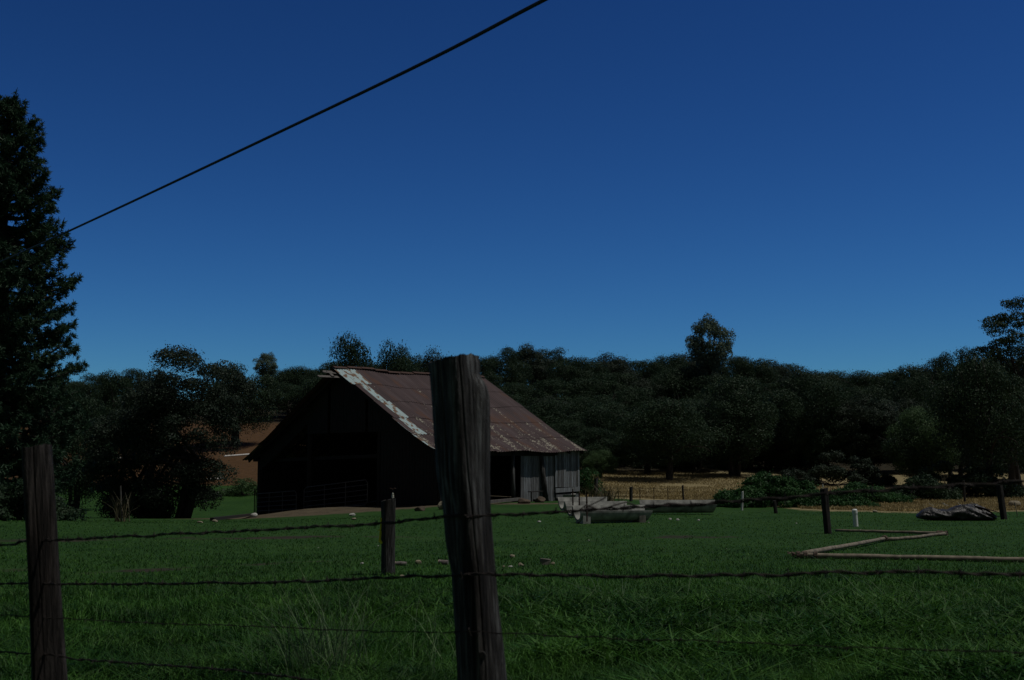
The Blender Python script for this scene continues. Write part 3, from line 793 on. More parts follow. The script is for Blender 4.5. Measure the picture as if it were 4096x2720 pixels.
# small feed ledge and sill by the side opening
mm = MB(); mm.plank(B(-.35, 5.0, .45), B(-.35, 5.75, .47), .25, .035)
for t in (5.1, 5.65): mm.plank(B(-.35, t, gz(-.35, t)), B(-.35, t, .44), .05, .05)
tag(mm.build('bench', 'dark_timber', org=B(-.35, 5.4, gz(-.35, 5.4))), 'tiny dark wooden bench against the barn side boards', 'bench')

# tube gates in the open end
def gate(s0, s1, h, t0, t1, label, nrail=5, ups=3, zoff=.12):
    a = B(s0, t0, gz(s0, t0) + zoff); b = B(s1, t1, gz(s1, t1) + zoff)
    root = empty('gate', (a + b) / 2 - Vector((0, 0, zoff)), label, 'gate', 'tube gates in the barn opening')
    up = Vector((0, 0, 1)); d = (b - a).normalized(); c = .14
    m = MB(); m.tube([a + up * c, a + up * (h - c), a + up * h + d * c, b + up * h - d * c, b + up * (h - c), b + up * c, b - d * c, a + d * c, a + up * c], .022, 6); m.build('frame', 'gate_tube', root)
    for i in range(1, nrail):
        m = MB(); m.tube([a + up * h * i / nrail, b + up * h * i / nrail], .016, 6); m.build('rail', 'gate_tube', root)
    for i in range(1, ups):
        m = MB(); q = a + (b - a) * i / ups; m.tube([q, q + up * h], .02, 6); m.build('upright', 'gate_tube', root)
gate(9.15, 4.4, 1.1, -.35, -.35, 'long tube gate across the main dark opening of the barn')
gate(9.55, 13.3, 1.05, -.5, -.25, 'tube gate across the left bay of the barn, sloping with the ground', 5, 3, .05)

# ------------------------------------------------------------------ concrete half-pipe troughs
def trough(px0, py0, px1, py1, R, label, group='concrete half-pipe troughs', block=True, mt='concrete', lenfix=None, yaw=None, raise_=.14):
    """px,py = ground points under the two ends"""
    a = G(px0, py0); b = G(px1, py1)
    root = empty('feed_trough', a, label, 'trough', group)
    d = (b - a); L = lenfix or d.length; d = Vector((d.x, d.y, 0)).normalized()
    if yaw is not None:
        d = Vector((math.cos(yaw), math.sin(yaw), 0))
    sd = Vector((-d.y, d.x, 0)); n = 18; th = .07
    m = MB(); zc = R + .035
    prof = []
    for i in range(n + 1):
        an = math.pi + math.pi * i / n; prof.append((math.cos(an) * R, math.sin(an) * R))
    for i in range(n + 1):
        an = 2 * math.pi - math.pi * i / n; prof.append((math.cos(an) * (R - th), math.sin(an) * (R - th)))
    # the far wall stands higher than the near one (a J-shaped bunk)
    if raise_: prof = [(x, z) if not (x > R * .80 and z > -.08) else (x, z + raise_) for x, z in prof]
    K = len(prof); segs = 10
    for k in range(segs + 1):
        for j, (x, z) in enumerate(prof):
            # slightly raked end: the far end overhangs its foot
            ext = (z / R + 1) * .10 if k == segs else (-(z / R + 1) * .03 if k == 0 else 0)
            m.v.append(a + d * (L * k / segs + ext) + sd * x + Vector((0, 0, zc + z)))
    for k in range(segs):
        for j in range(K):
            p = k * K + j; q = k * K + (j + 1) % K
            m.f.append([p, q, q + K, p + K]); m.tone.append(.5)
    for k, rev in ((0, 0), (segs, 1)):
        for j in range(n):
            q = [k * K + j, k * K + j + 1, k * K + K - 2 - j, k * K + K - 1 - j]
            m.f.append(q if rev else q[::-1]); m.tone.append(.5)
    m.build('trough_shell', mt, root)
    if block:
        for f_, ln in ((.07, .24), (.9, .2)):
            m = MB(); c = a + d * (L * f_) - sd * (R * .55); 
            Rm = Matrix((d, sd, Vector((0, 0, 1)))).transposed()
            m.box(c + Vector((0, 0, .09)), ln, R * .75, .24, Rm, jit=.01); 
            c2 = a + d * (L * f_) + sd * (R * .45); m.box(c2 + Vector((0, 0, .04)), ln, R * .5, .14, Rm, jit=.01)
            m.build('support_block', mt if f_ < .5 else 'concrete_dark', root, bevel=.01)
    return root
trough(578, 523.5, 646, 522, .30, 'concrete half-pipe trough on blocks, the nearest of the three staggered ones', yaw=.33)
trough(570, 517.5, 618, 517, .30, 'concrete half-pipe trough in the middle of the three staggered ones', yaw=.33, lenfix=1.9, block=False)
trough(562, 511.5, 600, 511, .31, 'concrete half-pipe trough farthest back and left of the three staggered ones', yaw=.33, lenfix=1.7, block=False)
trough(642, 514.0, 703, 513.5, .27, 'long concrete half-pipe trough lying alone to the right of the staggered three', yaw=.04, block=False)
trough(552, 500.5, 574, 500, .24, raise_=.04, label= 'short half-pipe trough with square end in front of the barn side boards', yaw=.0, lenfix=1.0, block=True)
trough(540, 499.5, 560, 499, .27, 'half-pipe trough behind the slanting barn post, partly hidden', yaw=.2, lenfix=1.2, block=False)
for i, (px, t_, b_) in enumerate(((573, 489, 504), (579.5, 492, 508.5), (587, 494, 517))):
    Y = (36.5, 34.5, 32.2)[i]; lab = ('back', 'middle', 'front')[i]
    m = MB(); p0 = P(px, b_ + 3, Y); p1 = P(px - .3, t_, Y); p0.z = min(p0.z, .1)
    m.tube([p0, (p0 + p1) / 2, p1], .022, 6)
    for q in range(4): m.box(p0.lerp(p1, .3 + .2 * q), .055, .02, .02)
    tag(m.build('steel_stake', 'rusty_steel', org=Vector((p0.x, p0.y, p0.z))), 'dark rusty steel stake standing at the left end of the %s staggered trough' % lab, 'stake', 'steel stakes by the troughs')

# ------------------------------------------------------------------ posts
def wood_post(name, loc, h, w, d, label, group, lean=(0, 0), seed=0, material='post_wood', rot=.5, n=28, rows=14, top_slope=.02, sq=3.2, groove=.08):
    """irregular split post; local coordinates, foot at the origin"""
    r = np.random.default_rng(seed); m = MB()
    gr = [(r.uniform(0, 6.28), r.uniform(.08, .2), r.uniform(.3, 1)) for _ in range(5)]
    for k in range(rows + 1):
        t = k / rows; z = -.25 + (h + .25) * t
        for j in range(n):
            a = 2 * math.pi * j / n; c, s = math.cos(a), math.sin(a)
            q = (abs(math.cos(a - rot)) ** sq + abs(math.sin(a - rot)) ** sq) ** (-1 / sq) * .86
            for ga, gw, gd in gr:
                da = (a - ga - .1 * math.sin(z * 3 + ga) + math.pi) % (2 * math.pi) - math.pi
                q *= 1 - groove * gd * math.exp(-(da / gw) ** 2)
            q *= 1 + .03 * math.sin(z * 5 + a * 2 + seed) + .02 * r.normal()
            zz = z + (top_slope * c + r.normal() * .006 if k == rows else 0)
            m.v.append(Vector((c * q * w / 2 + lean[0] * max(z, 0), s * q * d / 2 + lean[1] * max(z, 0), zz)))
    for k in range(rows):
        for j in range(n):
            a = k * n + j; b = k * n + (j + 1) % n; m.f.append([a, b, b + n, a + n]); m.tone.append(.5)
    m.f.append([rows * n + j for j in range(n)]); m.tone.append(.5)
    root = empty(name, loc, label, 'post', group)
    m.build('post_body', material, root, org=(0, 0, 0))
    return root
def insulator(root, x, y, z, fork=False):
    m = MB()
    for i in range(3): m.tube([(x, y, z + i * .022), (x, y, z + .014 + i * .022)], .018 - .002 * i, 8)
    m.tube([(x, y, z - .03), (x, y, z + .07)], .008, 6)
    ins = m.build('insulator', 'insulator_plastic', root, org=(0, 0, 0))
    m = MB(); m.tube([(x, y, z + .06), (x, y, z + .12)], .005, 5)
    s = 1.0 if not fork else 1.6
    for k in (-1, 1): m.tube([(x, y, z + .11), (x + k * .025 * s, y, z + .13), (x + k * .045 * s, y, z + .125 + .02 * fork)], .006, 5)
    m.build('wire_clip', 'rusty_steel', ins, org=(0, 0, 0))
pg = 'wooden posts of the inner fence'
p = G(388, 575); r1 = wood_post('fence_post', p, 1.03, .20, .17, 'grey wooden post with yellow tape on its left side, standing alone in the grass', pg, (-.01, 0), 3, sq=5)
insulator(r1, .055, 0, 1.06)
m = MB(); m.plank((-.105, -.05, .60), (-.115, -.06, .45), .012, .03); m.plank((-.11, -.06, .47), (-.085, -.07, .43), .02, .03); m.plank((-.10, -.05, .78), (-.105, -.055, .60), .006, .02); m.plank((-.10, -.05, .62), (-.14, -.05, .61), .01, .012)
m.build('tape', 'yellow_tape', r1, org=(0, 0, 0))
p = G(828, 534); r2 = wood_post('fence_post', p, 1.05, .17, .16, 'dark wooden post with forked clip on top, right of the bramble mound', pg, (-.06, 0), 4, 'dark_timber', sq=5); insulator(r2, -.09, 0, 1.08, True)
m = MB(); m.box((-.28, 0, .01), .5, .3, .06, jit=.02); 
p = G(1004, 519.5); r3 = wood_post('fence_post', p, 1.02, .19, .17, 'dark leaning wooden post beside the wrapped bundle at right', pg, (-.10, 0), 6, 'dark_timber', sq=4); insulator(r3, -.10, 0, 1.04, True)
p = G(742, 510.5); wood_post('fence_post', p, .66, .085, .06, 'short white painted stake in front of the bramble mound', None, (.05, 0), 7, 'white_paint', n=8, rows=6)
p = G(776, 513.5); wood_post('fence_post', p, .42, .13, .1, 'dark rotten stub of a post in front of the bramble mound', None, (-.12, 0), 8, 'dark_timber', n=10, rows=6)
pf = 'old fence posts beyond the pasture'
p = G(595, 501); wood_post('fence_post', p, 1.05, .17, .15, 'old grey post leaning right just beyond the barn end', pf, (.07, 0), 9)
p = G(631, 501.5); wood_post('fence_post', p, .66, .16, .15, 'short grey post between the troughs and the dead weeds', pf, (.02, 0), 10)
p = G(683.6, 501.5); wood_post('fence_post', p, .72, .09, .08, 'thin dark post in the dry grass behind the lone trough', pf, (-.05, 0), 11, 'dark_timber', n=10)
p = G(965, 503); wood_post('fence_post', p, .95, .11, .1, 'thin dark upright post behind the wrapped bundle', pf, (-.03, 0), 12, 'dark_timber', n=10)
p = G(980, 512); wood_post('fence_post', ground(*P(1017, 500, 38).xy), .42, .03, .03, 'thin pale stick at the right edge beyond the leaning post', None, (-.2, 0), 13, 'old_timber', n=6, rows=4)
p = G(254, 510); wood_post('fence_post', ground(*P(254.5, 500, 58).xy), 1.35, .05, .05, 'thin dark stake just left of the barn corner', None, (0, 0), 14, 'dark_timber', n=6, rows=4)
p = G(122, 521); wood_post('fence_post', p, 1.1, .05, .04, 'thin pale stake in the low meadow near the pine', None, (-.08, 0), 15, 'old_timber', n=6, rows=4)
for i, px in enumerate((640, 654, 668)):
    p = G(px, 501); m = MB(); m.tube([p - Vector((0, 0, .1)), p + Vector((0, 0, .62))], .018, 5)
    tag(m.build('steel_stake', 'rusty_steel', org=p), 'thin steel fence stake in the dry grass, one of three between the wooden posts', 'stake', 'thin stakes between the wooden posts')
a, b = G(596, 501), G(683.6, 501.5)
for h in (.25, .45, .6):
    m = MB(); q = a + Vector((0, 0, h)); e = b + Vector((0, 0, h)); m.tube([q.lerp(e, i / 8) + Vector((0, 0, -.03 * math.sin(i * .39))) for i in range(9)], .004, 4)
    tag(m.build('fence_wire', 'wire_metal', org=a), 'thin sagging wire strung between the old posts beyond the troughs', 'fence wire', 'wires of the old fence')

# near fence: the two big posts, sketched from outline widths then grown round
def FY(px): return 3.81 / (1 + .66 * (px - 512) / F_)
def near_post(rows_px, Y, depth, label, seed, sq, group, rot, mt='post_wood'):
    sm = (np.interp(rows_px[0][0], [q[0] for q in rows_px], [q[2] for q in rows_px]) + 3, np.interp(680, [q[0] for q in rows_px], [q[2] for q in rows_px]))
    ext = max(abs(math.cos(a)) * (abs(math.cos(a - rot)) ** sq + abs(math.sin(a - rot)) ** sq) ** (-1 / sq) for a in np.linspace(0, 6.28, 400))
    r = np.random.default_rng(seed); m = MB(); n = 96
    pys = [q[0] for q in rows_px]; y0, y1 = pys[0], pys[-1]; R = 150
    gr = [(r.uniform(0, 6.28), r.uniform(.012, .035), r.uniform(.3, 1.0), r.uniform(1, 3), r.uniform(0, 6)) for _ in range(20)]
    phase = r.uniform(0, 6.28, 12)
    base = ground((rows_px[-1][1] + rows_px[-1][2] - 1024) / 2 / F_ * Y, Y)
    for k in range(R + 1):
        py = y0 + (y1 - y0) * (k / R)
        lx = np.interp(py, pys, [q[1] for q in rows_px]); rx = np.interp(py, pys, [q[2] for q in rows_px])
        a_ = P(lx, py, Y); b_ = P(rx, py, Y); c = (a_ + b_) / 2; hw = (b_.x - a_.x) / 2
        z = c.z
        for j in range(n):
            a = 2 * math.pi * j / n; cc, sn = math.cos(a), math.sin(a)
            q = (abs(math.cos(a - rot)) ** sq + abs(math.sin(a - rot)) ** sq) ** (-1 / sq) / ext * 1.08
            dep = 0
            for ga, gw, gd, gl, gp in gr:
                aa = ga + .018 * math.sin(z * 1.2 * gl + gp) ; da = (a - aa + math.pi) % (2 * math.pi) - math.pi
                on = .5 + .5 * math.sin(z * gl * 1.7 + gp)
                dep += gd * on * math.exp(-(da / gw) ** 2)
            q *= 1 - .075 * min(dep, 1.6)
            q *= 1 + .006 * math.sin(a * 7 + z * 2 + phase[0]) + .006 * math.sin(a * 23 - z * 2 + phase[1]) + .006 * math.sin(a * 41 + z * 3) + .003 * r.normal()
            zz = z
            if k < 3:
                zz = z - (.013 * (1 - cc) + .004 * (cc > .9) - .002 * math.sin(a * 9) - .0015 * r.normal()) * (3 - k) / 3
            xq = cc * q; t_ = (py - y0) / (680 - y0)
            lin = P(sm[0] + (sm[1] - sm[0]) * t_, py, Y).x          # the straight grain line of the right flank
            hws = (lin - a_.x) / 2; cs = (lin + a_.x) / 2
            k_ = float(ss(.35, 1.0, xq))
            m.v.append(Vector((cs + xq * hws + (b_.x - lin) * k_, Y + sn * q * depth / 2, zz)))
    for k in range(R):
        for j in range(n):
            a = k * n + j; b = k * n + (j + 1) % n; m.f.append([a, a + n, b + n, b]); m.tone.append(.5)
    # broken-grain top: fan to a slightly sunk centre
    c = sum((m.v[j] for j in range(n)), Vector()) / n; m.v.append(c - Vector((0, 0, .012))); ci = len(m.v) - 1
    for j in range(n): m.f.append([j, (j + 1) % n, ci]); m.tone.append(.5)
    root = empty('fence_post', base, label, 'post', group)
    m.build('post_body', mt, root)
    return root
gp = 'big wooden posts of the near wire fence'
YB, YL = FY(465) + .10, FY(48) + .09
npst = near_post([(354.5, 431, 476.5), (362, 430.5, 478), (376, 432, 478.5), (388, 433, 486), (400, 434, 488), (434, 436, 488.5), (477, 439, 488), (510, 445, 489), (542, 447.5, 491.5),
           (572, 453, 494), (607, 455, 497), (640, 457, 501), (680, 459, 505), (760, 462, 510), (960, 464, 516)], YB, .19, 'thick split grey post nearest the viewer, overlapping the barn', 21, 4.0, gp, .78)
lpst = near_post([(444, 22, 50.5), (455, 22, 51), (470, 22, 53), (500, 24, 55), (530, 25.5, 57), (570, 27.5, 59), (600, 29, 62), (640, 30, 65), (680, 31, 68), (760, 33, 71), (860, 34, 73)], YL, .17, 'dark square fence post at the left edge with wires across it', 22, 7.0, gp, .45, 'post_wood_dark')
# knot low on the near post, staples
m = MB(); c = P(482, 655, YB - .10); m.tube([c + Vector((0, .03, 0)), c + Vector((0, -.004, 0))], [.016, .011], 10); m.build('knot', 'dark_timber', npst)

def barbed(pts_px, label, rad=.0022, barb=True, seed=0, dy=0, sep=1.5):
    pts = [P(x, y, FY(x) - .0 + dy) for x, y in pts_px]
    # resample
    seg = [(pts[i + 1] - pts[i]).length for i in range(len(pts) - 1)]; tot = sum(seg); n = int(tot / .02); out = []
    for k in range(n + 1):
        d = tot * k / n; i = 0
        while i < len(seg) - 1 and d > seg[i]: d -= seg[i]; i += 1
        p0 = pts[max(i - 1, 0)]; p1 = pts[i]; p2 = pts[i + 1]; p3 = pts[min(i + 2, len(pts) - 1)]; t = d / seg[i]
        out.append(.5 * ((2 * p1) + (p2 - p0) * t + (2 * p0 - 5 * p1 + 4 * p2 - p3) * t * t + (3 * p1 - p0 - 3 * p2 + p3) * t ** 3))
    r = random.Random(seed)
    wob = [Vector((0, r.gauss(0, .001), r.gauss(0, .0018))) for _ in out]
    wob = [(wob[max(i - 1, 0)] + wob[i] + wob[min(i + 1, n)]) / 1.8 for i in range(n + 1)]
    m = MB()
    for s in (0, math.pi):
        m.tube([q + w + Vector((0, math.cos(i * .9 + s), math.sin(i * .9 + s))) * rad * sep * .75 for i, (q, w) in enumerate(zip(out, wob))], rad, 5)
    root = empty('barbed_wire', out[0], label, 'barbed wire', 'strands of the near wire fence')
    m.build('strand', 'wire_metal', root)
    if barb:
        m = MB(); i = r.randint(2, 5)
        while i < n - 1:
            q = out[i] + wob[i]; d = (out[i + 1] - out[i]).normalized()
            m.tube([q - d * .009, q + d * .009], rad * 2.1, 6)
            for k in range(4):
                v = Vector((r.gauss(0, .5), r.gauss(0, 1), r.gauss(0, 1))).normalized(); v = (v - d * v.dot(d) * .6).normalized()
                m.tube([q, q + v * .018], [rad * .8, rad * .2], 4)
            i += r.randint(5, 7)
        o = m.build('barb', 'wire_metal', root); o['kind'] = 'stuff'
    return root
k = .4337
def sc(L): return [(x * k, y * k) for x, y in L]
barbed(sc([(-260, 1270), (0, 1257), (55, 1248), (150, 1245), (300, 1237), (600, 1222), (750, 1215), (880, 1207), (1030, 1192), (1130, 1188), (1250, 1182), (1330, 1178), (1420, 1172), (1520, 1168),
           (1640, 1160), (1760, 1152), (1900, 1140), (2100, 1127), (2361, 1110), (2650, 1095)]), 'topmost barbed strand of the near fence, rising to the right', .0028, seed=1)
barbed(sc([(-260, 1350), (0, 1347), (150, 1346), (300, 1347), (450, 1345), (700, 1341), (900, 1330), (1040, 1327), (1140, 1325), (1400, 1328), (1560, 1329), (1700, 1326), (1850, 1322), (2100, 1320), (2361, 1326), (2650, 1335)]),
       'second barbed strand from the top of the near fence, nearly level', .0027, seed=2)
barbed(sc([(-260, 1405), (0, 1418), (110, 1424), (300, 1434), (600, 1445), (850, 1455), (1060, 1457), (1140, 1458), (1350, 1470), (1600, 1478), (1900, 1490), (2361, 1505), (2650, 1515)]),
       'third strand down of the near fence, thin and dark against the grass', .0011, seed=3)
barbed(sc([(-260, 1480), (0, 1503), (110, 1510), (180, 1520), (350, 1531), (520, 1545), (620, 1557), (700, 1565), (900, 1592), (1060, 1612), (1600, 1640), (2361, 1665)]),
       'lowest strand of the near fence, leaving the picture at the bottom', .0022, seed=4)
# loose wire end curling off the top strand
m = MB(); Yc = FY(610) - .01
m.tube([P(x, y, Yc) for x, y in ((578, 511), (586, 505), (600, 510), (612, 506), (626, 502), (640, 507), (655, 508), (668, 503), (690, 505))], .0024, 5)
m.tube([P(x, y, Yc - .01) for x, y in ((584, 508), (594, 503.5), (603, 499), (606, 497))], .0018, 5)
tag(m.build('loose_wire', 'wire_metal', org=P(578, 511, Yc)), 'tangled loose wire wound round the top strand in front of the troughs', 'wire')
m = MB()
for (x, y) in ((460, 517), (462, 575.5), (470, 632.5)):
    q = P(x, y, FY(x) - .005); m.tube([q + Vector((-.004, .02, .012)), q + Vector((-.004, -.004, .010)), q + Vector((.004, -.004, -.01)), q + Vector((.004, .02, -.012))], .0022, 5)
m.build('staple', 'wire_metal', npst)

# ------------------------------------------------------------------ power cable overhead
def cable():
    a = P(-140, 318, 24.0); b = P(0, 262, 18.0); c = P(330, 108, 10.2); d = P(544, 0, 7.6); e = P(760, -115, 5.8)
    pts = []
    ks = [a, b, c, d, e]
    for i in range(4):
        p0, p1, p2, p3 = ks[max(i - 1, 0)], ks[i], ks[i + 1], ks[min(i + 2, 4)]
        for j in range(12):
            t = j / 12; pts.append(.5 * ((2 * p1) + (p2 - p0) * t + (2 * p0 - 5 * p1 + 4 * p2 - p3) * t * t + (3 * p1 - p0 - 3 * p2 + p3) * t ** 3))
    m = MB(); m.tube(pts, .0135, 8)
    tag(m.build('power_cable', 'cable_rubber', smooth=True, org=b), 'single dark overhead cable slanting across the blue sky', 'cable')
cable()

# ------------------------------------------------------------------ things in the field
def pole(px0, py0, px1, py1, r0, r1, label, lift=0.0, name='wood_pole', bend=.02):
    a = G(px0, py0); b = G(px1, py1); a.z += r0 + lift; b.z += r1 + lift; n = 14; rr = random.Random(int(px0)); pts = []
    sd = (b - a).cross(Vector((0, 0, 1))).normalized()
    for i in range(n + 1):
        t = i / n; q = a.lerp(b, t) + sd * bend * math.sin(t * 5) ; q.z = max(float(terr(q.x, q.y)) + r0 * .9, q.z) + rr.uniform(-.004, .004); pts.append(q)
    root = empty(name, a, label, 'pole', 'poles lying in the grass'); m = MB()
    m.tube(pts, [r0 + (r1 - r0) * i / n + rr.uniform(-.003, .003) for i in range(n + 1)], 10); m.build('shaft', 'pole_wood', root, smooth=True)
    return root, pts
q, pts = pole(797, 558.5, 1085, 564, .046, .043, 'longest bare pole lying in the grass, running out of the picture at right')
def lash(root, pts, offs, r):
    m = MB(); d = (pts[1] - pts[0]).normalized()
    for o in offs:
        c = pts[0] + d * o; e = d.cross(Vector((0, 0, 1))).normalized(); f2 = e.cross(d)
        for w in range(3):
            m.tube([c + d * (w * .02) + (e * math.cos(a * .7) + f2 * math.sin(a * .7)) * r for a in range(10)], .010, 5, False)
    m.build('lashing', 'lashing', root)
lash(q, pts, (.0, .12, .28), .065)
m = MB(); q0 = pts[0]
for i in range(9):
    m.tube([q0 + Vector((random.gauss(0, .03), random.gauss(0, .03), random.gauss(0, .02))), q0 + Vector((-random.uniform(.05, .16), random.gauss(0, .07), random.gauss(0.02, .04)))], .009, 4)
m.build('frayed_end', 'lashing', q)
q, pts = pole(803, 557, 886, 541.5, .042, .038, 'bare pole running back from the lashed corner to the middle joint', .02)
lash(q, pts[::-1], (.0, .05), .058)
q, pts = pole(887, 541.5, 948, 536, .036, .033, 'greyish bent pole from the middle joint to the far right corner', .01, bend=.08)
q, pts = pole(947, 535.5, 836, 532, .036, .030, 'slim pole lying farthest back, ending near the tall wooden post', .01)
lash(q, pts, (.0, .1, .18), .052)

def pvc():
    p = G(856, 526.5); root = empty('standpipe', p, 'short capped white plastic pipe standing in the grass', 'pipe')
    R = Matrix.Rotation(-.06, 4, 'Y'); m = MB(); m.tube([R @ Vector((0, 0, -.1)), R @ Vector((0, 0, .36))], .06, 20); pp = m.build('pipe', 'pvc', root, smooth=False, org=(0, 0, 0))
    m = MB(); m.tube([R @ Vector((0, 0, .33)), R @ Vector((0, 0, .335)), R @ Vector((0, 0, .42)), R @ Vector((0, 0, .445)), R @ Vector((0, 0, .452))], [.066, .070, .070, .052, .01], 20); m.build('cap', 'pvc', pp, org=(0, 0, 0))
pvc()

def bundle():
    p = G(957, 520.5); root = empty('wrapped_bundle', p, 'long low bundle wrapped in shiny black plastic beside the leaning post', 'bundle')
    def roll(name, L, R0, off, yaw, seed, hs, mt='plastic_wrap'):
        r = np.random.default_rng(seed); m = MB(); n, K = 40, 70
        for k in range(K + 1):
            t = k / K; x = (t - .5) * L; e = math.sin(math.pi * min(max(t, .0), 1)) ** .28
            hh = np.interp(t, *hs)
            for j in range(n):
                a = 2 * math.pi * j / n
                q = 1 + .07 * math.sin(a * 3 + t * 9 + seed) + .05 * math.sin(a * 7 - t * 23) + .045 * math.sin(t * 34 + a * 2) + .03 * r.normal()
                m.v.append(Vector((x, math.cos(a) * R0 * 1.3 * q * e, hh * .5 + math.sin(a) * hh * .52 * q * e)))
        for k in range(K):
            for j in range(n):
                a = k * n + j; b = k * n + (j + 1) % n; m.f.append([a, b, b + n, a + n]); m.tone.append(.5)
        m.f.append([j for j in range(n)]); m.tone.append(.5); m.f.append([K * n + j for j in range(n)]); m.tone.append(.5)
        Rz = Matrix.Rotation(yaw, 3, 'Z'); m.v = [Rz @ v + Vector(off) for v in m.v]
        m.build(name, mt, root, smooth=True, org=(0, 0, 0))
    roll('wrapped_roll', 2.15, .30, (-.08, 0, -.02), -.05, 2, ([0, .08, .2, .32, .45, .6, .75, .9, 1], [.26, .36, .42, .32, .36, .48, .43, .3, .16]))
    roll('wrapped_roll', 1.1, .26, (.62, .12, -.02), -.25, 5, ([0, .2, .5, .8, 1], [.3, .5, .46, .34, .2]))
    m = MB(); m.plank((.55, .05, .42), (1.15, -.15, .24), .3, .02); m.plank((.6, -.25, .25), (1.12, -.30, .12), .03, .02); m.build('plank', 'rusty_steel', root, org=(0, 0, 0))
    m = MB()
    r = random.Random(3)
    for x in (-.72, -.35, -.3, .1, .5):
        a = Vector((x, -.2, .42)); m.plank(a, a + Vector((-.12, .05, r.uniform(.05, .12))), .03, .006)
    m.build('plastic_flap', 'white_paint', root, org=(0, 0, 0))
bundle()

def rock(px, py, w, h, label, mt='stone', seed=0, name='stone', cat='stone', group='stones lying in the pasture', p=None):
    p = p or G(px, py); s = p.y / F_ * .85; r = np.random.default_rng(seed * 13 + int(px)); bpy_v = []
    import bmesh
    bm = bmesh.new(); bmesh.ops.create_icosphere(bm, subdivisions=3, radius=1)
    pl = [(rand_dirs(1, r)[0], r.uniform(.6, .9)) for _ in range(9)]
    for v in bm.verts:
        c = np.array(v.co)
        for d, k_ in pl:
            e = c @ d
            if e > k_: c = c - d * (e - k_) * .85
        v.co = Vector((c[0] * w * s / 2, c[1] * w * s / 2 * .8, (c[2] + .55) * h * s / 1.5))
    me = bpy.data.meshes.new(name); bm.to_mesh(me); bm.free(); me.materials.append(MATS[mt])
    o = bpy.data.objects.new(name, me); C.collection.objects.link(o); o.location = p; tag(o, label, cat, group); return o
rock(418, 564, 8, 4.5, 'pale rounded stone between the short log and the broken timber')
rock(362, 565, 4, 3, 'small white stone left of the post with yellow tape', 'stone_pale', 2)
rock(512.5, 558, 7, 4, 'tan stone right of the near post, the upper of the scattered ones', seed=3)
rock(521, 567, 7, 5, 'tan stone in front of the others right of the near post', seed=4)
rock(510, 567.5, 6, 2.2, 'flat pale chip beside the near post', 'stone_pale', 5)
rock(503.5, 567.5, 3, 2.2, 'tiny stone closest to the near post on its right', seed=6)
rock(553, 565, 5, 3.2, 'small tan stone right next to the grey concrete piece', seed=7)
rock(411 + 12, 577, 6, 2.5, 'flat mossy stone at the foot of the post with yellow tape', seed=8, p=G(402, 577))
rock(254, 517.5, 9, 5.5, 'pale stone beside the left corner of the barn', 'stone_pale', 9)
rock(443, 509.5, 13, 10, 'big tan boulder left of the near post by the barn', seed=10)
rock(215, 522, 7, 3, 'flat pale stone left of the barn corner stone', seed=11)
rock(200, 523, 8, 2.5, 'low dark-edged stone farthest left before the barn', seed=12)
rock(286, 515.5, 8, 3.5, 'white rubble lump in the dirt before the barn opening', 'stone_pale', 13, p=G(352, 516))
rock(354, 520, 6, 3, 'small stone in the grass below the white rubble lump', seed=14)
rock(540, 502.5, 14, 7, 'brown earthy boulder at the foot of the slanting barn post', 'soil', 15)
rock(523, 503.5, 18, 6, 'low heap of earth beside the barn side post', 'soil', 16, 'earth_heap', 'earth heap', None)
rock(420, 511, 14, 6, 'dark earth lump in front of the barn wall', 'soil', 17, 'earth_heap', 'earth heap', None)
rock(670, 520, 4, 2.2, 'white stone chip left of its twin in front of the lone trough', 'stone_pale', 18)
rock(677.5, 520.7, 4.5, 2.4, 'larger white stone chip in front of the lone trough', 'stone_pale', 19)
rock(698.5, 521, 4, 2, 'grey-white chip below the right end of the lone trough', 'stone_pale', 20)
rock(539, 522.5, 5, 2, 'white chip in the lawn left of the staggered troughs', 'stone_pale', 21)
rock(875, 512.5, 6, 3, 'pale stone in straw right of the white standpipe', seed=22)
rock(1014, 507.5, 16, 9, 'mossy boulder at the right edge beyond the leaning post', seed=23)
for i in range(14):
    r = random.Random(100 + i); px, py = r.uniform(300, 900), r.uniform(516, 553)
    rock(px, py, r.uniform(1.3, 2.4), r.uniform(.7, 1.2), 'tiny pale chip scattered in the short grass of the pasture', r.choice(['stone', 'stone_pale']), 30 + i, group='tiny chips in the grass')
m = MB(); p = G(545, 565); m.box(p + Vector((0, 0, .04)), .15, .10, .10, Matrix.Rotation(.12, 3, 'Y'), jit=.008)
tag(m.build('concrete_piece', 'concrete_dark', org=p, bevel=.008), 'small square grey concrete piece lying in the grass', 'concrete piece')
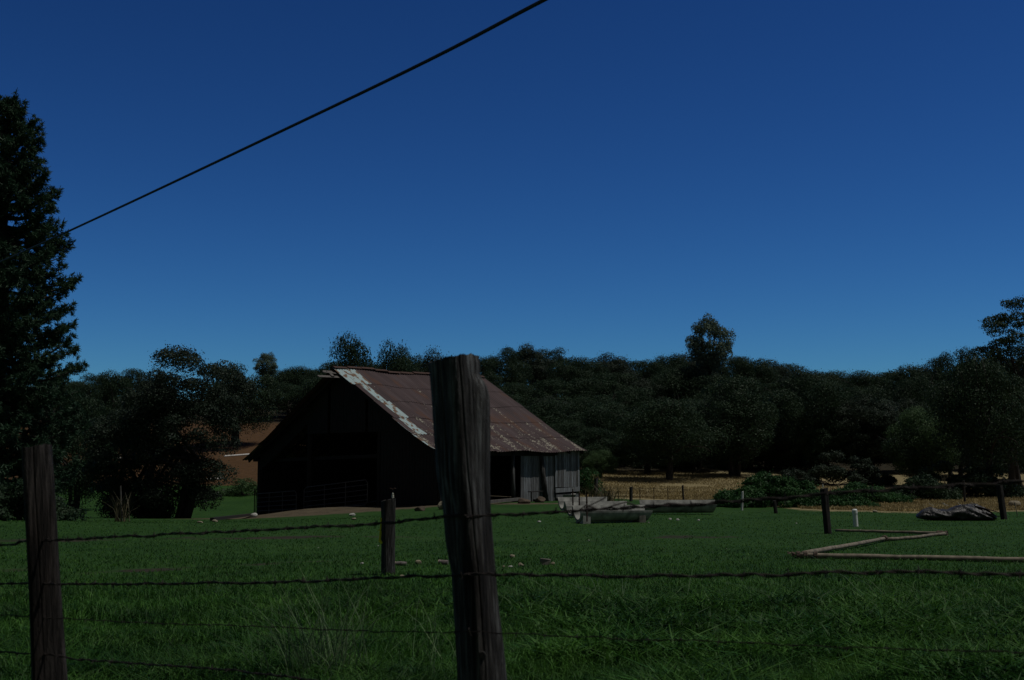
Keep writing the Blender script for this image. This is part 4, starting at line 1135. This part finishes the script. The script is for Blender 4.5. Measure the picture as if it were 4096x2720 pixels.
def log(px, py, L, R, yaw, label, mt='log_wood'):
    p = G(px, py); root = empty('log', p, label, 'log'); d = Vector((math.cos(yaw), math.sin(yaw), -.05)); m = MB()
    m.tube([p + d * (L * (i / 6 - .5)) + Vector((0, 0, R + random.uniform(-.004, .004))) for i in range(7)], [R * random.uniform(.93, 1.05) for _ in range(7)], 12)
    m.build('bark', mt, root, smooth=False)
    m = MB(); e = p - d * (L * .5 + .002) + Vector((0, 0, R)); m.tube([e, e - d * .006], R * .9, 12); m.build('cut_end', 'cut_wood', root)
log(443.5, 565, .14, .035, -.15, 'short grey round log lying alone left of the near post')
log(401, 566, .16, .03, .0, 'broken timber end lying at the foot of the post with yellow tape')
# timber sill and scraps by the barn
m = MB(); m.plank(G(482, 505) + Vector((0, 0, .1)), G(522, 501.5) + Vector((0, 0, .12)), .16, .12)
tag(m.build('timber_beam', 'old_timber', org=G(482, 505)), 'pale timber beam lying along the open side of the barn', 'beam')
m = MB(); m.plank(G(212, 521) + Vector((0, 0, .06)), G(252, 516.5) + Vector((0, 0, .08)), .14, .1)
tag(m.build('timber_beam', 'dark_timber', org=G(212, 521)), 'dark timber lying left of the barn corner', 'beam')
# white irrigation pipes on the brown slope
for (x0, y0, x1, y1, lab) in ((86, 460, 122, 459, 'white pipe lying on the brown slope behind the pine'), (206, 480, 226, 479.5, 'pale pipe at the foot of the brown slope below the lone oak'),
                              (224, 457, 258, 454.5, 'pale pipe across the brown slope just left of the barn')):
    a, b = G(x0, y0), G(x1, y1); m = MB(); m.tube([a.lerp(b, i / 6) for i in range(7)], .07, 8)
    for v in range(0): pass
    for i, v in enumerate(m.v): m.v[i] = v + Vector((0, 0, float(terr(v.x, v.y)) + .06 - (a.lerp(b, min(max((v.x - a.x) / (b.x - a.x), 0), 1))).z))
    tag(m.build('irrigation_pipe', 'white_paint', org=a), lab, 'pipe', 'pipes on the brown slope')

# unused prototypes would sit at the origin: none should remain
for k_, p_ in protos.items():
    if k_ not in used_protos:
        for ch in list(p_.children): bpy.data.objects.remove(ch)
        bpy.data.objects.remove(p_)
for o in C.objects:
    for key in ('_W', '_H'):
        if key in o: del o[key]
